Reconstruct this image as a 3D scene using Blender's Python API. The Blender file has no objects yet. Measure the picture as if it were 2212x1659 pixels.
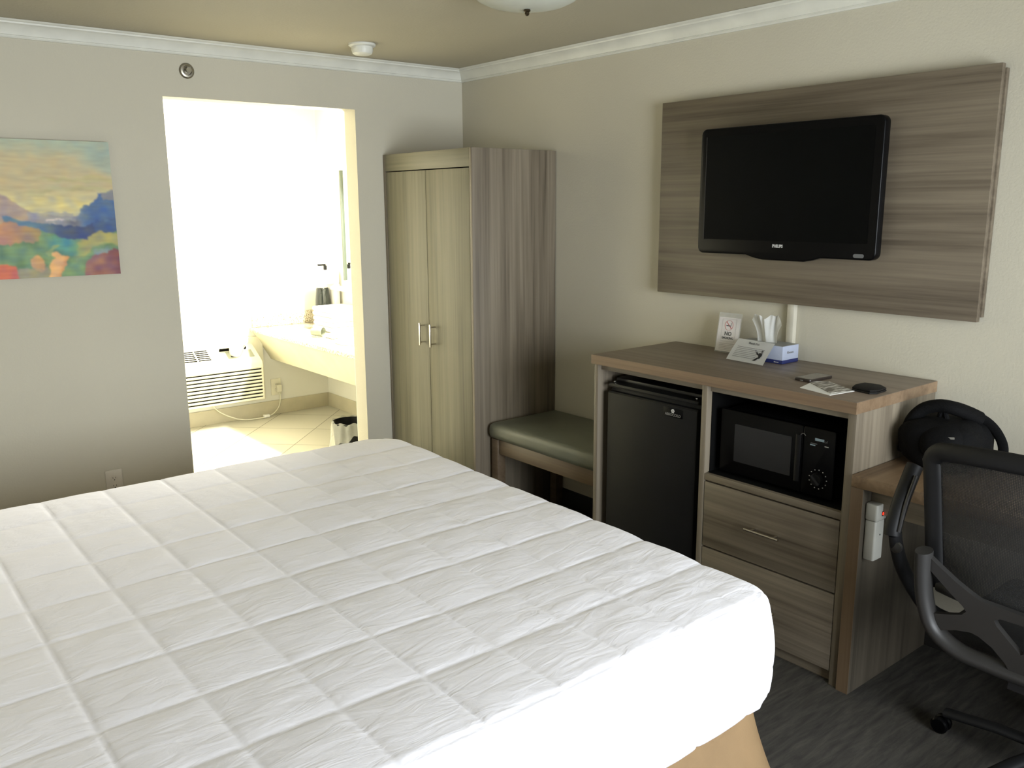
import bpy, bmesh, math, random
import numpy as np
from mathutils import Vector, Matrix, noise
random.seed(7)
sc = bpy.context.scene
COL = sc.collection

# ------------------------------------------------------------------ camera
W_PX, H_PX, F_PX = 2212, 1659, 1874.13
cam_d = bpy.data.cameras.new('camera'); cam = bpy.data.objects.new('camera', cam_d); COL.objects.link(cam)
cam_d.sensor_fit = 'HORIZONTAL'; cam_d.sensor_width = 36.0; cam_d.lens = 36.0 * F_PX / W_PX
cam_d.clip_start = 0.02; cam_d.clip_end = 60
YAW, PITCH, ROLL = -0.6791, -0.2048, -0.0059
fw = Vector((math.sin(-YAW)*math.cos(PITCH), math.cos(YAW)*math.cos(PITCH), math.sin(PITCH)))
rt = Vector((math.cos(YAW), math.sin(YAW), 0)); up = rt.cross(fw)
r2 = rt*math.cos(ROLL) + up*math.sin(ROLL); u2 = -rt*math.sin(ROLL) + up*math.cos(ROLL)
M = Matrix.Identity(4)
for i in range(3):
    M[i][0] = r2[i]; M[i][1] = u2[i]; M[i][2] = -fw[i]
M.translation = (-3.1621, -4.373, 1.6704)
cam.matrix_world = M
sc.camera = cam

# ------------------------------------------------------------------ world, exposure, lights
sc.view_settings.view_transform = 'Standard'; sc.view_settings.look = 'None'
sc.view_settings.gamma = 1.0; sc.view_settings.use_curve_mapping = False
sc.view_settings.exposure = 0.0
world = bpy.data.worlds.new('daylight'); sc.world = world; world.use_nodes = True
world.node_tree.nodes['Background'].inputs[0].default_value = (0.80, 0.90, 1.0, 1)
world.node_tree.nodes['Background'].inputs[1].default_value = 1.5

H = 2.44
XL, YF = -3.62, -5.60            # left (headboard) wall and window wall of the bedroom
BX, BY0, BY1, BXL = 0.15, 0.12, 2.21, -2.30   # bathroom: right wall, near wall, far wall, left wall
WIN = (-2.45, -0.60, 0.45, 2.15)  # window in wall_front: x0, x1, z0, z1

def area(name, loc, rot, sx, sy, power, color, spread=math.pi):
    l = bpy.data.lights.new(name, 'AREA'); l.shape = 'RECTANGLE'; l.size = sx; l.size_y = sy
    l.energy = power; l.color = color; l.spread = spread
    o = bpy.data.objects.new(name, l); COL.objects.link(o); o.location = loc; o.rotation_euler = rot
    return o
# daylight coming in through the bedroom window (sits just outside the opening, aimed into the room)
area('window_daylight', ((WIN[0]+WIN[1])/2, YF-0.30, (WIN[2]+WIN[3])/2), (math.radians(90), 0, 0),
     WIN[1]-WIN[0], WIN[3]-WIN[2], 228, (0.90, 0.955, 1.0))
# the tubes of the vanity light above the bathroom mirror
area('vanity_lamp_light', (0.02, 0.98, 2.02), (0, math.radians(62), 0), 0.12, 0.75, 190, (1.0, 0.975, 0.87))

# ------------------------------------------------------------------ materials
def srgb(r, g, b):
    f = lambda c: (c/255/12.92) if c/255 <= 0.04045 else ((c/255+0.055)/1.055)**2.4
    return (f(r), f(g), f(b), 1)
class NT:
    def __init__(s, name):
        s.m = bpy.data.materials.new(name); s.m.use_nodes = True
        s.t = s.m.node_tree; s.p = s.t.nodes['Principled BSDF']
    def n(s, typ, **kw):
        x = s.t.nodes.new(typ)
        for k, v in kw.items():
            if k.startswith('i_'):
                key = k[2:]; key = int(key) if key.isdigit() else key.replace('_', ' ')
                x.inputs[key].default_value = v
            else: setattr(x, k, v)
        return x
    def l(s, a, b): s.t.links.new(a, b)
    def coords(s, scale=(1, 1, 1), kind='Object', rot=(0, 0, 0)):
        tc = s.n('ShaderNodeTexCoord'); mp = s.n('ShaderNodeMapping')
        mp.inputs['Scale'].default_value = scale; mp.inputs['Rotation'].default_value = rot
        s.l(tc.outputs[kind], mp.inputs[0]); return mp.outputs[0]
    def noise(s, vec, scale, detail=4, rough=0.5, dist=0.0):
        x = s.n('ShaderNodeTexNoise'); x.inputs['Scale'].default_value = scale; x.inputs['Detail'].default_value = detail
        x.inputs['Roughness'].default_value = rough; x.inputs['Distortion'].default_value = dist
        s.l(vec, x.inputs['Vector']); return x.outputs['Fac']
    def ramp(s, fac, stops):
        x = s.n('ShaderNodeValToRGB'); e = x.color_ramp.elements
        e[0].position, e[0].color = stops[0]; e[1].position, e[1].color = stops[-1]
        for p, c in stops[1:-1]:
            q = e.new(p); q.color = c
        s.l(fac, x.inputs[0]); return x.outputs[0]
    def bump(s, h, strength=0.2, dist=0.01):
        b = s.n('ShaderNodeBump'); b.inputs['Strength'].default_value = strength; b.inputs['Distance'].default_value = dist
        s.l(h, b.inputs['Height']); s.l(b.outputs[0], s.p.inputs['Normal'])
def plain(name, col, rough=0.5, metal=0.0, spec=0.5, bump=None, var=0.06, emit=None, coat=0.0):
    m = NT(name); c = srgb(*col)
    v = m.coords()
    f = m.noise(v, 9.0, 3)
    lo = tuple(x*(1-var) for x in c[:3]) + (1,); hi = tuple(min(1, x*(1+var)) for x in c[:3]) + (1,)
    m.l(m.ramp(f, [(0.3, lo), (0.7, hi)]), m.p.inputs['Base Color'])
    m.p.inputs['Roughness'].default_value = rough; m.p.inputs['Metallic'].default_value = metal
    m.p.inputs['Specular IOR Level'].default_value = spec
    if coat: m.p.inputs['Coat Weight'].default_value = coat
    if bump: m.bump(m.noise(v, bump[0], 3), bump[1], bump[2] if len(bump) > 2 else 0.005)
    if emit:
        m.p.inputs['Emission Color'].default_value = srgb(*emit[0]); m.p.inputs['Emission Strength'].default_value = emit[1]
    return m.m
def wood(name, axis, c_lo, c_mid, c_hi, rough=0.45, period=11.0):
    m = NT(name)
    def sc_(along, across):
        s = [across]*3; s['xyz'.index(axis)] = along; return tuple(s)
    v1 = m.coords(sc_(0.55, period)); a = m.noise(v1, 1.0, 3, 0.55, 0.6)
    v2 = m.coords(sc_(1.3, 75)); b = m.noise(v2, 1.0, 5, 0.65, 0.3)
    v3 = m.coords(sc_(0.8, 28)); c = m.noise(v3, 1.0, 2, 0.5, 0.9)
    def mm(op, x, y):
        q = m.n('ShaderNodeMath', operation=op)
        for i, k in enumerate((x, y)):
            if isinstance(k, float): q.inputs[i].default_value = k
            else: m.l(k, q.inputs[i])
        return q.outputs[0]
    f = mm('ADD', mm('ADD', mm('MULTIPLY', a, 0.45), mm('MULTIPLY', b, 0.30)), mm('MULTIPLY', c, 0.25))
    m.l(m.ramp(f, [(0.36, srgb(*c_lo)), (0.46, srgb(*c_mid)), (0.60, srgb(*c_hi))]), m.p.inputs['Base Color'])
    m.p.inputs['Roughness'].default_value = rough
    m.bump(b, 0.08, 0.002)
    return m.m

MAT = {}
GB = ((84, 75, 62), (112, 102, 87), (134, 124, 107))
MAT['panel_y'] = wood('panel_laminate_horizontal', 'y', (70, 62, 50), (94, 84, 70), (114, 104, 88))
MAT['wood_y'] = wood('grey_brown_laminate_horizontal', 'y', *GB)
MAT['wood_z'] = wood('grey_brown_laminate_vertical', 'z', *GB, period=13.0)
MAT['wood_x'] = wood('grey_brown_laminate_across', 'x', *GB)
MAT['door_z'] = wood('grey_laminate_vertical_fine', 'z', (91, 86, 68), (109, 104, 83), (122, 117, 96), period=22.0)
MAT['door_y'] = wood('grey_laminate_horizontal_fine', 'y', (91, 86, 68), (109, 104, 83), (122, 117, 96), period=22.0)
MAT['top_y'] = wood('countertop_laminate', 'y', (98, 86, 74), (114, 101, 87), (128, 115, 100), period=24.0)
BR = ((108, 87, 66), (124, 102, 79), (138, 116, 91))
MAT['edge_y'] = wood('brown_edge_laminate', 'y', *BR, period=20.0)
MAT['edge_z_shaded'] = wood('brown_edge_laminate_vertical_shaded', 'z', (88, 71, 53), (100, 82, 62), (112, 93, 72), period=20.0)  # brown edge laminate, darkened in colour because the desk leg stands in shadow
MAT['edge_x'] = wood('brown_edge_laminate_across', 'x', *BR, period=20.0)
MAT['desk_side_shaded'] = wood('desk_side_laminate_shaded', 'z', (58, 53, 45), (72, 66, 56), (84, 77, 66), period=18.0)  # shade from chair and desktop is painted into this darker laminate tone
MAT['bench_wood'] = wood('bench_brown_wood', 'y', (84, 70, 54), (100, 84, 66), (112, 96, 76), period=20.0)

def wall_mat(name, col, bump=0.25, scale=110):
    m = NT(name); v = m.coords()
    f = m.noise(v, 1.3, 2)
    c = srgb(*col)
    m.l(m.ramp(f, [(0.3, tuple(x*0.97 for x in c[:3])+(1,)), (0.7, tuple(min(1, x*1.03) for x in c[:3])+(1,))]), m.p.inputs['Base Color'])
    m.p.inputs['Roughness'].default_value = 0.75
    m.p.inputs['Specular IOR Level'].default_value = 0.3
    m.bump(m.noise(v, scale, 3, 0.6), bump, 0.004)
    return m.m
MAT['wall'] = wall_mat('beige_painted_plaster', (193, 188, 171))
MAT['ceiling'] = wall_mat('textured_ceiling_paint', (176, 170, 150), 0.35, 70)
MAT['bath_wall'] = wall_mat('white_bathroom_paint', (236, 234, 222), 0.1)
MAT['trim'] = plain('white_trim_paint', (214, 214, 204), 0.4)
MAT['base_dark'] = plain('dark_cove_base_vinyl', (36, 34, 32), 0.5)

def carpet():
    m = NT('dark_streaked_carpet')
    v = m.coords((6.5, 42, 1), rot=(0, 0, math.radians(8))); a = m.noise(v, 1.0, 4, 0.65, 0.4)
    v2 = m.coords((1, 1, 1)); b = m.noise(v2, 420, 2, 0.5)
    mx = m.n('ShaderNodeMath', operation='MULTIPLY_ADD'); m.l(b, mx.inputs[0]); mx.inputs[1].default_value = 0.18
    m.l(a, mx.inputs[2])
    m.l(m.ramp(mx.outputs[0], [(0.38, srgb(55, 53, 51)), (0.60, srgb(69, 67, 63)), (0.82, srgb(84, 81, 75))]), m.p.inputs['Base Color'])
    m.p.inputs['Roughness'].default_value = 0.95; m.p.inputs['Specular IOR Level'].default_value = 0.1
    m.bump(b, 0.6, 0.004)
    return m.m
MAT['carpet'] = carpet()
def tile():
    m = NT('cream_floor_tile_diagonal')
    v = m.coords((1, 1, 1), rot=(0, 0, math.radians(45)))
    br = m.n('ShaderNodeTexBrick'); br.offset = 0.0; br.squash = 1.0
    br.inputs['Scale'].default_value = 1.0; br.inputs['Mortar Size'].default_value = 0.003
    br.inputs['Brick Width'].default_value = 0.44; br.inputs['Row Height'].default_value = 0.44
    br.inputs['Color1'].default_value = srgb(206, 202, 186); br.inputs['Color2'].default_value = srgb(198, 194, 178)
    br.inputs['Mortar'].default_value = srgb(120, 114, 96)
    m.l(v, br.inputs['Vector']); m.l(br.outputs['Color'], m.p.inputs['Base Color'])
    m.p.inputs['Roughness'].default_value = 0.4
    m.bump(br.outputs['Fac'], -0.2, 0.002)
    return m.m
MAT['tile'] = tile()
MAT['tile_base'] = plain('cream_tile_base', (200, 192, 166), 0.4)
def quilt():
    m = NT('white_quilted_cotton'); v = m.coords()
    m.p.inputs['Base Color'].default_value = srgb(244, 243, 250)
    m.p.inputs['Roughness'].default_value = 0.85; m.p.inputs['Specular IOR Level'].default_value = 0.15
    m.p.inputs['Sheen Weight'].default_value = 0.15
    v2 = m.coords((9, 26, 9), rot=(0, 0, math.radians(-12)))
    a = m.noise(v2, 1.0, 4, 0.55, 1.2)
    m.bump(a, 0.22, 0.014)
    return m.m
MAT['quilt'] = quilt()
MAT['skirt'] = plain('tan_bed_skirt_fabric', (182, 152, 112), 0.7, bump=(300, 0.2))
MAT['mattress'] = plain('mattress_ticking', (225, 225, 222), 0.8)
MAT['vinyl'] = plain('grey_green_vinyl', (100, 102, 88), 0.45, bump=(160, 0.08))
MAT['nickel'] = plain('brushed_nickel', (214, 208, 196), 0.25, 1.0, var=0.02)
MAT['chrome'] = plain('chrome_plating', (200, 198, 190), 0.15, 1.0, var=0.02)
MAT['chrome_dark'] = plain('aged_chrome', (150, 145, 132), 0.3, 1.0, var=0.1)
MAT['black_gloss'] = plain('black_gloss_plastic', (6, 6, 7), 0.3, spec=0.12)
MAT['screen'] = plain('black_lcd_screen', (4, 5, 6), 0.35, spec=0.08)
MAT['black_matte'] = plain('black_matte_plastic', (14, 14, 15), 0.55, spec=0.25)
MAT['black_enamel'] = plain('black_textured_enamel', (20, 20, 20), 0.5, spec=0.25, bump=(500, 0.15))
MAT['black_inner'] = plain('black_niche_lining', (12, 12, 12), 0.8, spec=0.1)
MAT['fridge_top'] = plain('black_fridge_cap', (11, 11, 12), 0.35)
MAT['mw_window'] = plain('microwave_window_mesh', (36, 36, 37), 0.3)
MAT['chair_plastic'] = plain('dark_grey_chair_plastic', (44, 43, 42), 0.45, spec=0.35)
MAT['chair_dark'] = plain('black_chair_plastic', (20, 20, 21), 0.55, spec=0.25)
MAT['chair_fabric'] = plain('black_chair_fabric', (24, 24, 25), 0.9, bump=(350, 0.4))
MAT['backpack'] = plain('black_backpack_nylon', (8, 8, 9), 0.85, spec=0.15, bump=(220, 0.35))
MAT['strap'] = plain('black_backpack_webbing', (10, 10, 11), 0.85, spec=0.15, bump=(400, 0.4))
MAT['grey_mark'] = plain('grey_printed_mark', (120, 118, 112), 0.6)
MAT['white_mark'] = plain('pale_printed_mark', (196, 196, 194), 0.5)
MAT['blue_mark'] = plain('pale_blue_printed_mark', (150, 172, 186), 0.5)
MAT['dim_mark'] = plain('dim_printed_mark', (96, 98, 100), 0.5)
MAT['white_plastic'] = plain('white_plastic', (232, 230, 222), 0.35)
MAT['ivory_plastic'] = plain('ivory_plastic', (222, 214, 190), 0.4)
MAT['ac_white'] = plain('off_white_enclosure', (232, 228, 206), 0.4)
MAT['ac_dark'] = plain('grille_shadow_plastic', (14, 13, 10), 0.8, spec=0.05)
MAT['paper'] = plain('white_paper', (234, 234, 230), 0.8, var=0.02)
MAT['card'] = plain('sign_card', (236, 230, 228), 0.6, var=0.02)
MAT['tissue'] = plain('white_tissue_paper', (240, 240, 236), 0.9, var=0.02)
MAT['ink'] = plain('black_ink', (28, 27, 30), 0.7, var=0.0)
MAT['ink_soft'] = plain('grey_ink_lines', (140, 138, 136), 0.8, var=0.0)
MAT['red_ink'] = plain('red_ink', (186, 66, 62), 0.7, var=0.0)
MAT['box_blue'] = plain('pale_blue_grey_card', (172, 180, 200), 0.55)
MAT['box_navy'] = plain('navy_card', (36, 44, 96), 0.5)
MAT['box_top'] = plain('tissue_box_top_card', (150, 152, 150), 0.55)
MAT['phone_body'] = plain('dark_phone_case', (44, 36, 32), 0.35)
MAT['phone_glass'] = plain('phone_glass', (92, 84, 76), 0.12)
MAT['leather'] = plain('black_leather', (20, 18, 17), 0.7, spec=0.25, bump=(180, 0.3))
MAT['led'] = plain('red_led', (255, 30, 15), 0.3, emit=((255, 40, 22), 5.0))
MAT['strip_white'] = plain('white_power_strip_plastic', (176, 175, 166), 0.45)
MAT['lamp_glass'] = plain('lit_frosted_glass', (255, 246, 214), 0.5, emit=((255, 246, 200), 9.0))
MAT['dome_glass'] = plain('unlit_frosted_dome_glass', (205, 208, 196), 0.25)
MAT['brass_dark'] = plain('dark_bronze', (70, 60, 44), 0.4, 0.8)
MAT['towel'] = plain('white_terry_towel', (240, 238, 228), 0.95, bump=(300, 0.5))
MAT['porcelain'] = plain('white_porcelain', (244, 243, 236), 0.12)
MAT['window_frame'] = plain('window_frame_white', (225, 225, 220), 0.4)
MAT['drape'] = plain('taupe_drape_fabric', (150, 138, 120), 0.85, bump=(250, 0.3))
def granite():
    m = NT('speckled_granite'); v = m.coords()
    a = m.noise(v, 95, 5, 0.75)
    m.l(m.ramp(a, [(0.36, srgb(70, 62, 48)), (0.44, srgb(176, 162, 132)), (0.52, srgb(228, 220, 200)), (0.7, srgb(240, 234, 218))]), m.p.inputs['Base Color'])
    m.p.inputs['Roughness'].default_value = 0.15
    return m.m
MAT['granite'] = granite()
MAT['apron'] = plain('cream_laminate', (222, 215, 184), 0.5)
def clear(name, tint, alpha, rough=0.05):
    m = NT(name); v = m.coords(); f = m.noise(v, 30, 3)
    m.l(m.ramp(f, [(0.3, srgb(*tint)), (0.7, srgb(*[min(255, t+8) for t in tint]))]), m.p.inputs['Base Color'])
    m.p.inputs['Alpha'].default_value = alpha; m.p.inputs['Roughness'].default_value = rough
    m.bump(f, 0.5, 0.01)
    return m.m
MAT['acrylic'] = clear('clear_acrylic', (220, 222, 220), 0.16)
MAT['bag'] = clear('clear_bin_liner', (226, 226, 216), 0.30, 0.25)
MAT['cup'] = clear('clear_plastic_cup', (140, 146, 128), 0.85, 0.15)
def glass_pane():
    m = NT('window_glass'); t = m.t
    tr = m.n('ShaderNodeBsdfTransparent'); gl = m.n('ShaderNodeBsdfGlossy'); gl.inputs['Roughness'].default_value = 0.02
    fr = m.n('ShaderNodeFresnel'); mx = m.n('ShaderNodeMixShader')
    m.l(fr.outputs[0], mx.inputs[0]); m.l(tr.outputs[0], mx.inputs[1]); m.l(gl.outputs[0], mx.inputs[2])
    m.l(mx.outputs[0], t.nodes['Material Output'].inputs[0])
    return m.m
MAT['glass'] = glass_pane()
def mirror():
    m = NT('silver_mirror'); m.p.inputs['Base Color'].default_value = (0.9, 0.93, 0.88, 1)
    m.p.inputs['Metallic'].default_value = 1; m.p.inputs['Roughness'].default_value = 0.02
    return m.m
MAT['mirror'] = mirror()
def mesh_fabric():
    m = NT('open_weave_chair_mesh'); v = m.coords((1, 1, 1))
    w = m.n('ShaderNodeTexWave'); w.wave_type = 'BANDS'; w.bands_direction = 'Y'; w.inputs['Scale'].default_value = 75
    m.l(v, w.inputs['Vector'])
    w2 = m.n('ShaderNodeTexWave'); w2.wave_type = 'BANDS'; w2.bands_direction = 'Z'; w2.inputs['Scale'].default_value = 75
    m.l(v, w2.inputs['Vector'])
    mu = m.n('ShaderNodeMath', operation='MULTIPLY'); m.l(w.outputs['Fac'], mu.inputs[0]); m.l(w2.outputs['Fac'], mu.inputs[1])
    band = m.noise(m.coords((0.3, 0.5, 9)), 1.0, 2)
    m.l(m.ramp(band, [(0.35, srgb(50, 50, 50)), (0.65, srgb(66, 65, 64))]), m.p.inputs['Base Color'])
    mr = m.n('ShaderNodeMapRange'); mr.inputs['To Min'].default_value = 1.0; mr.inputs['To Max'].default_value = 0.55
    m.l(mu.outputs[0], mr.inputs['Value']); m.l(mr.outputs[0], m.p.inputs['Alpha'])
    m.p.inputs['Roughness'].default_value = 0.7
    return m.m
MAT['mesh_fabric'] = mesh_fabric()

# ------------------------------------------------------------------ mesh helpers
class MB:
    """collects shapes into one bmesh (coordinates in the thing's own frame unless off is given)"""
    def __init__(s, off=(0, 0, 0)): s.bm = bmesh.new(); s.off = Vector(off)
    def _v(s, p): return s.bm.verts.new(Vector(p) - s.off)
    def box(s, x0, x1, y0, y1, z0, z1, bev=0.0, seg=2):
        if x0 > x1: x0, x1 = x1, x0
        if y0 > y1: y0, y1 = y1, y0
        if z0 > z1: z0, z1 = z1, z0
        v = [s._v(p) for p in ((x0,y0,z0),(x1,y0,z0),(x1,y1,z0),(x0,y1,z0),(x0,y0,z1),(x1,y0,z1),(x1,y1,z1),(x0,y1,z1))]
        fs = [s.bm.faces.new([v[i] for i in q]) for q in ((0,3,2,1),(4,5,6,7),(0,1,5,4),(1,2,6,5),(2,3,7,6),(3,0,4,7))]
        if bev > 0:
            es = list({e for f in fs for e in f.edges})
            bmesh.ops.bevel(s.bm, geom=es, offset=bev, segments=seg, affect='EDGES', profile=0.5)
        return s
    def prism(s, pts, axis, a0, a1, bev=0.0, seg=2):
        """polygon pts (2-D) extruded along axis; 2-D order follows the remaining axes in xyz order"""
        ax = 'xyz'.index(axis)
        def mk(p, a):
            q = list(p); q.insert(ax, a); return s._v(q)
        A = [mk(p, a0) for p in pts]; B = [mk(p, a1) for p in pts]; n = len(pts)
        fs = [s.bm.faces.new(A[::-1]), s.bm.faces.new(B)]
        for i in range(n): fs.append(s.bm.faces.new((A[i], A[(i+1) % n], B[(i+1) % n], B[i])))
        bmesh.ops.recalc_face_normals(s.bm, faces=fs)
        if bev > 0:
            es = list(fs[0].edges) + list(fs[1].edges)
            bmesh.ops.bevel(s.bm, geom=es, offset=bev, segments=seg, affect='EDGES', profile=0.5)
        return s
    def sweep(s, path, sec, closed=False, ref=(0, 0, 1), cap=True, scales=None):
        """section sec (list of 2-D) along path; frame from ref vector"""
        P = [Vector(p) for p in path]; n = len(P); rings = []; ref = Vector(ref)
        for i, p in enumerate(P):
            if closed: t = P[(i+1) % n] - P[i-1]
            else: t = P[min(i+1, n-1)] - P[max(i-1, 0)]
            t.normalize()
            a = ref - t*ref.dot(t)
            if a.length < 1e-4: a = Vector((1, 0, 0)) - t*t.x
            a.normalize(); b = t.cross(a)
            k = scales[i] if scales else 1.0
            rings.append([s._v(p + a*q[0]*k + b*q[1]*k) for q in sec])
        m = len(sec); fs = []
        for i in range(n if closed else n-1):
            R0, R1 = rings[i], rings[(i+1) % n]
            for j in range(m): fs.append(s.bm.faces.new((R0[j], R0[(j+1) % m], R1[(j+1) % m], R1[j])))
        if cap and not closed:
            fs.append(s.bm.faces.new(rings[0][::-1])); fs.append(s.bm.faces.new(rings[-1]))
        bmesh.ops.recalc_face_normals(s.bm, faces=fs)
        return s
    def tube(s, path, r, seg=10, **kw):
        return s.sweep(path, [(r*math.cos(2*math.pi*k/seg), r*math.sin(2*math.pi*k/seg)) for k in range(seg)], **kw)
    def lathe(s, prof, c, axis=(0, 0, 1), seg=32):
        """prof: list of (radius, height along axis) from centre c"""
        c = Vector(c); ax = Vector(axis).normalized()
        u = ax.orthogonal().normalized(); w = ax.cross(u); rings = []
        for r, h in prof:
            if r < 1e-6: rings.append([s._v(c + ax*h)])
            else: rings.append([s._v(c + ax*h + (u*math.cos(2*math.pi*k/seg) + w*math.sin(2*math.pi*k/seg))*r) for k in range(seg)])
        fs = []
        for A, B in zip(rings, rings[1:]):
            for k in range(seg):
                k2 = (k+1) % seg
                if len(A) == 1 and len(B) == 1: continue
                if len(A) == 1: fs.append(s.bm.faces.new((A[0], B[k2], B[k])))
                elif len(B) == 1: fs.append(s.bm.faces.new((A[k], A[k2], B[0])))
                else: fs.append(s.bm.faces.new((A[k], A[k2], B[k2], B[k])))
        bmesh.ops.recalc_face_normals(s.bm, faces=fs)
        return s
    def grid(s, fn, nu, nv, thick=0.0):
        """fn(u,v)->point, u,v in 0..1"""
        V = [[s._v(fn(i/nu, j/nv)) for j in range(nv+1)] for i in range(nu+1)]
        fs = []
        for i in range(nu):
            for j in range(nv): fs.append(s.bm.faces.new((V[i][j], V[i+1][j], V[i+1][j+1], V[i][j+1])))
        if thick: bmesh.ops.solidify(s.bm, geom=fs, thickness=thick)
        return s
    def obj(s, name, mat, parent=None, smooth=35):
        me = bpy.data.meshes.new(name); s.bm.normal_update(); s.bm.to_mesh(me); s.bm.free()
        me.materials.append(MAT[mat] if isinstance(mat, str) else mat)
        if smooth:
            me.polygons.foreach_set('use_smooth', [True]*len(me.polygons))
            me.set_sharp_from_angle(angle=math.radians(smooth))
        o = bpy.data.objects.new(name, me); COL.objects.link(o)
        if parent is not None: o.parent = parent
        elif s.off.length > 0: o.location = s.off
        return o
def tag(o, label, cat, group=None, kind=None):
    o['label'] = label; o['category'] = cat
    if group: o['group'] = group
    if kind: o['kind'] = kind
    return o
def thing(name, label, cat, loc, rz=0, group=None):
    o = bpy.data.objects.new(name, None); COL.objects.link(o); o.location = loc; o.rotation_euler = (0, 0, rz)
    o.empty_display_size = 0.05
    return tag(o, label, cat, group)
def struct(o, label=None):
    o['kind'] = 'structure'
    if label: o['label'] = label
    return o
def text(name, body, size, origin, X, Y, mat, parent, off=(0, 0, 0), ext=0.0004, align='LEFT', bold=0.0, sx=1.0):
    cu = bpy.data.curves.new(name, 'FONT'); cu.body = body; cu.size = size; cu.extrude = ext; cu.align_x = align
    cu.offset = bold; cu.fill_mode = 'BOTH'; cu.resolution_u = 3
    tmp = bpy.data.objects.new('tmp', cu); COL.objects.link(tmp)
    bpy.context.view_layer.update()
    me = bpy.data.meshes.new_from_object(tmp.evaluated_get(bpy.context.evaluated_depsgraph_get()))
    bpy.data.objects.remove(tmp); bpy.data.curves.remove(cu)
    X = Vector(X).normalized(); Y = Vector(Y).normalized(); Z = X.cross(Y)
    o0 = Vector(origin) - Vector(off)
    for v in me.vertices: v.co = o0 + X*v.co.x*sx + Y*v.co.y + Z*v.co.z
    me.materials.clear(); me.materials.append(MAT[mat]); me.name = name
    o = bpy.data.objects.new(name, me); COL.objects.link(o); o.parent = parent
    return o
def rrect(x0, x1, y0, y1, r, seg=6):
    pts = []
    for cx, cy, a in ((x1-r, y0+r, -90), (x1-r, y1-r, 0), (x0+r, y1-r, 90), (x0+r, y0+r, 180)):
        for k in range(seg+1):
            t = math.radians(a + 90*k/seg); pts.append((cx + r*math.cos(t), cy + r*math.sin(t)))
    return pts
def bez(P, n):
    """Catmull-Rom through points"""
    P = [Vector(p) for p in P]; Q = [2*P[0]-P[1]] + P + [2*P[-1]-P[-2]]; out = []
    for i in range(1, len(Q)-2):
        for k in range(n):
            t = k/n; a, b, c, d = Q[i-1], Q[i], Q[i+1], Q[i+2]
            out.append(0.5*((2*b) + (c-a)*t + (2*a-5*b+4*c-d)*t*t + (3*b-a-3*c+d)*t**3))
    out.append(P[-1]); return out

# ------------------------------------------------------------------ the room shell
DX0, DX1, DZ = -1.745, -0.722, 2.178     # opening to the bathroom
b = MB(); b.box(XL-0.1, 0.1, YF-0.1, 0.06, -0.10, 0.0); struct(b.obj('floor', 'carpet', smooth=0))
b = MB(); b.box(BXL-0.1, BX+0.1, 0.06, BY1+0.1, -0.10, 0.0); struct(b.obj('floor_bathroom', 'tile', smooth=0))
b = MB(); b.box(XL-0.1, BX+0.1, YF-0.1, BY1+0.1, H, H+0.1); struct(b.obj('ceiling', 'ceiling', smooth=0))
# back wall, with the door opening
b = MB()
b.box(XL-0.1, DX0, 0, BY0, 0, H); b.box(DX1, 0.12, 0, BY0, 0, H); b.box(DX0, DX1, 0, BY0, DZ, H)
struct(b.obj('wall_back', 'wall', smooth=0))
b = MB(); b.box(0, 0.12, YF-0.1, 0, 0, H); struct(b.obj('wall_right', 'wall', smooth=0))
b = MB(); b.box(XL-0.1, XL, YF-0.1, 0, 0, H); struct(b.obj('wall_left', 'wall', smooth=0))
b = MB()
b.box(XL, WIN[0], YF-0.12, YF, 0, H); b.box(WIN[1], 0, YF-0.12, YF, 0, H)
b.box(WIN[0], WIN[1], YF-0.12, YF, 0, WIN[2]); b.box(WIN[0], WIN[1], YF-0.12, YF, WIN[3], H)
struct(b.obj('wall_front', 'wall', smooth=0))
b = MB(); b.box(BXL-0.1, BX+0.1, BY1, BY1+0.1, 0, H); struct(b.obj('wall_bathroom_back', 'bath_wall', smooth=0))
b = MB(); b.box(BX, BX+0.1, BY0, BY1, 0, H); struct(b.obj('wall_bathroom_right', 'bath_wall', smooth=0))
b = MB(); b.box(BXL-0.1, BXL, BY0, BY1, 0, H); struct(b.obj('wall_bathroom_left', 'bath_wall', smooth=0))
b = MB(); b.box(DX1, BX, BY0, BY0+0.004, 0, H); b.box(BXL, DX0, BY0, BY0+0.004, 0, H); b.box(DX0, DX1, BY0, BY0+0.004, DZ, H)
struct(b.obj('wall_bathroom_front', 'bath_wall', smooth=0))
# tile base of the bathroom
b = MB(); b.box(BXL, BX-0.011, BY1-0.011, BY1, 0, 0.115, 0.003); struct(b.obj('baseboard_bathroom_back', 'tile_base'))
b = MB(); b.box(BX-0.011, BX, BY0+0.004, BY1, 0, 0.115, 0.003); struct(b.obj('baseboard_bathroom_right', 'tile_base'))
# vinyl base of the bedroom
b = MB(); b.box(-0.008, 0, YF, 0, 0, 0.10, 0.002); struct(b.obj('baseboard_right', 'base_dark'))
b = MB(); b.box(XL, DX0, -0.008, 0, 0, 0.10, 0.002); b.box(DX1, -0.008, -0.008, 0, 0, 0.10, 0.002); struct(b.obj('baseboard_back', 'base_dark'))
b = MB(); b.box(XL, XL+0.008, YF, -0.008, 0, 0.10, 0.002); struct(b.obj('baseboard_left', 'base_dark'))
b = MB(); b.box(XL+0.008, -0.008, YF, YF+0.008, 0, 0.10, 0.002); struct(b.obj('baseboard_front', 'base_dark'))
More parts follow.
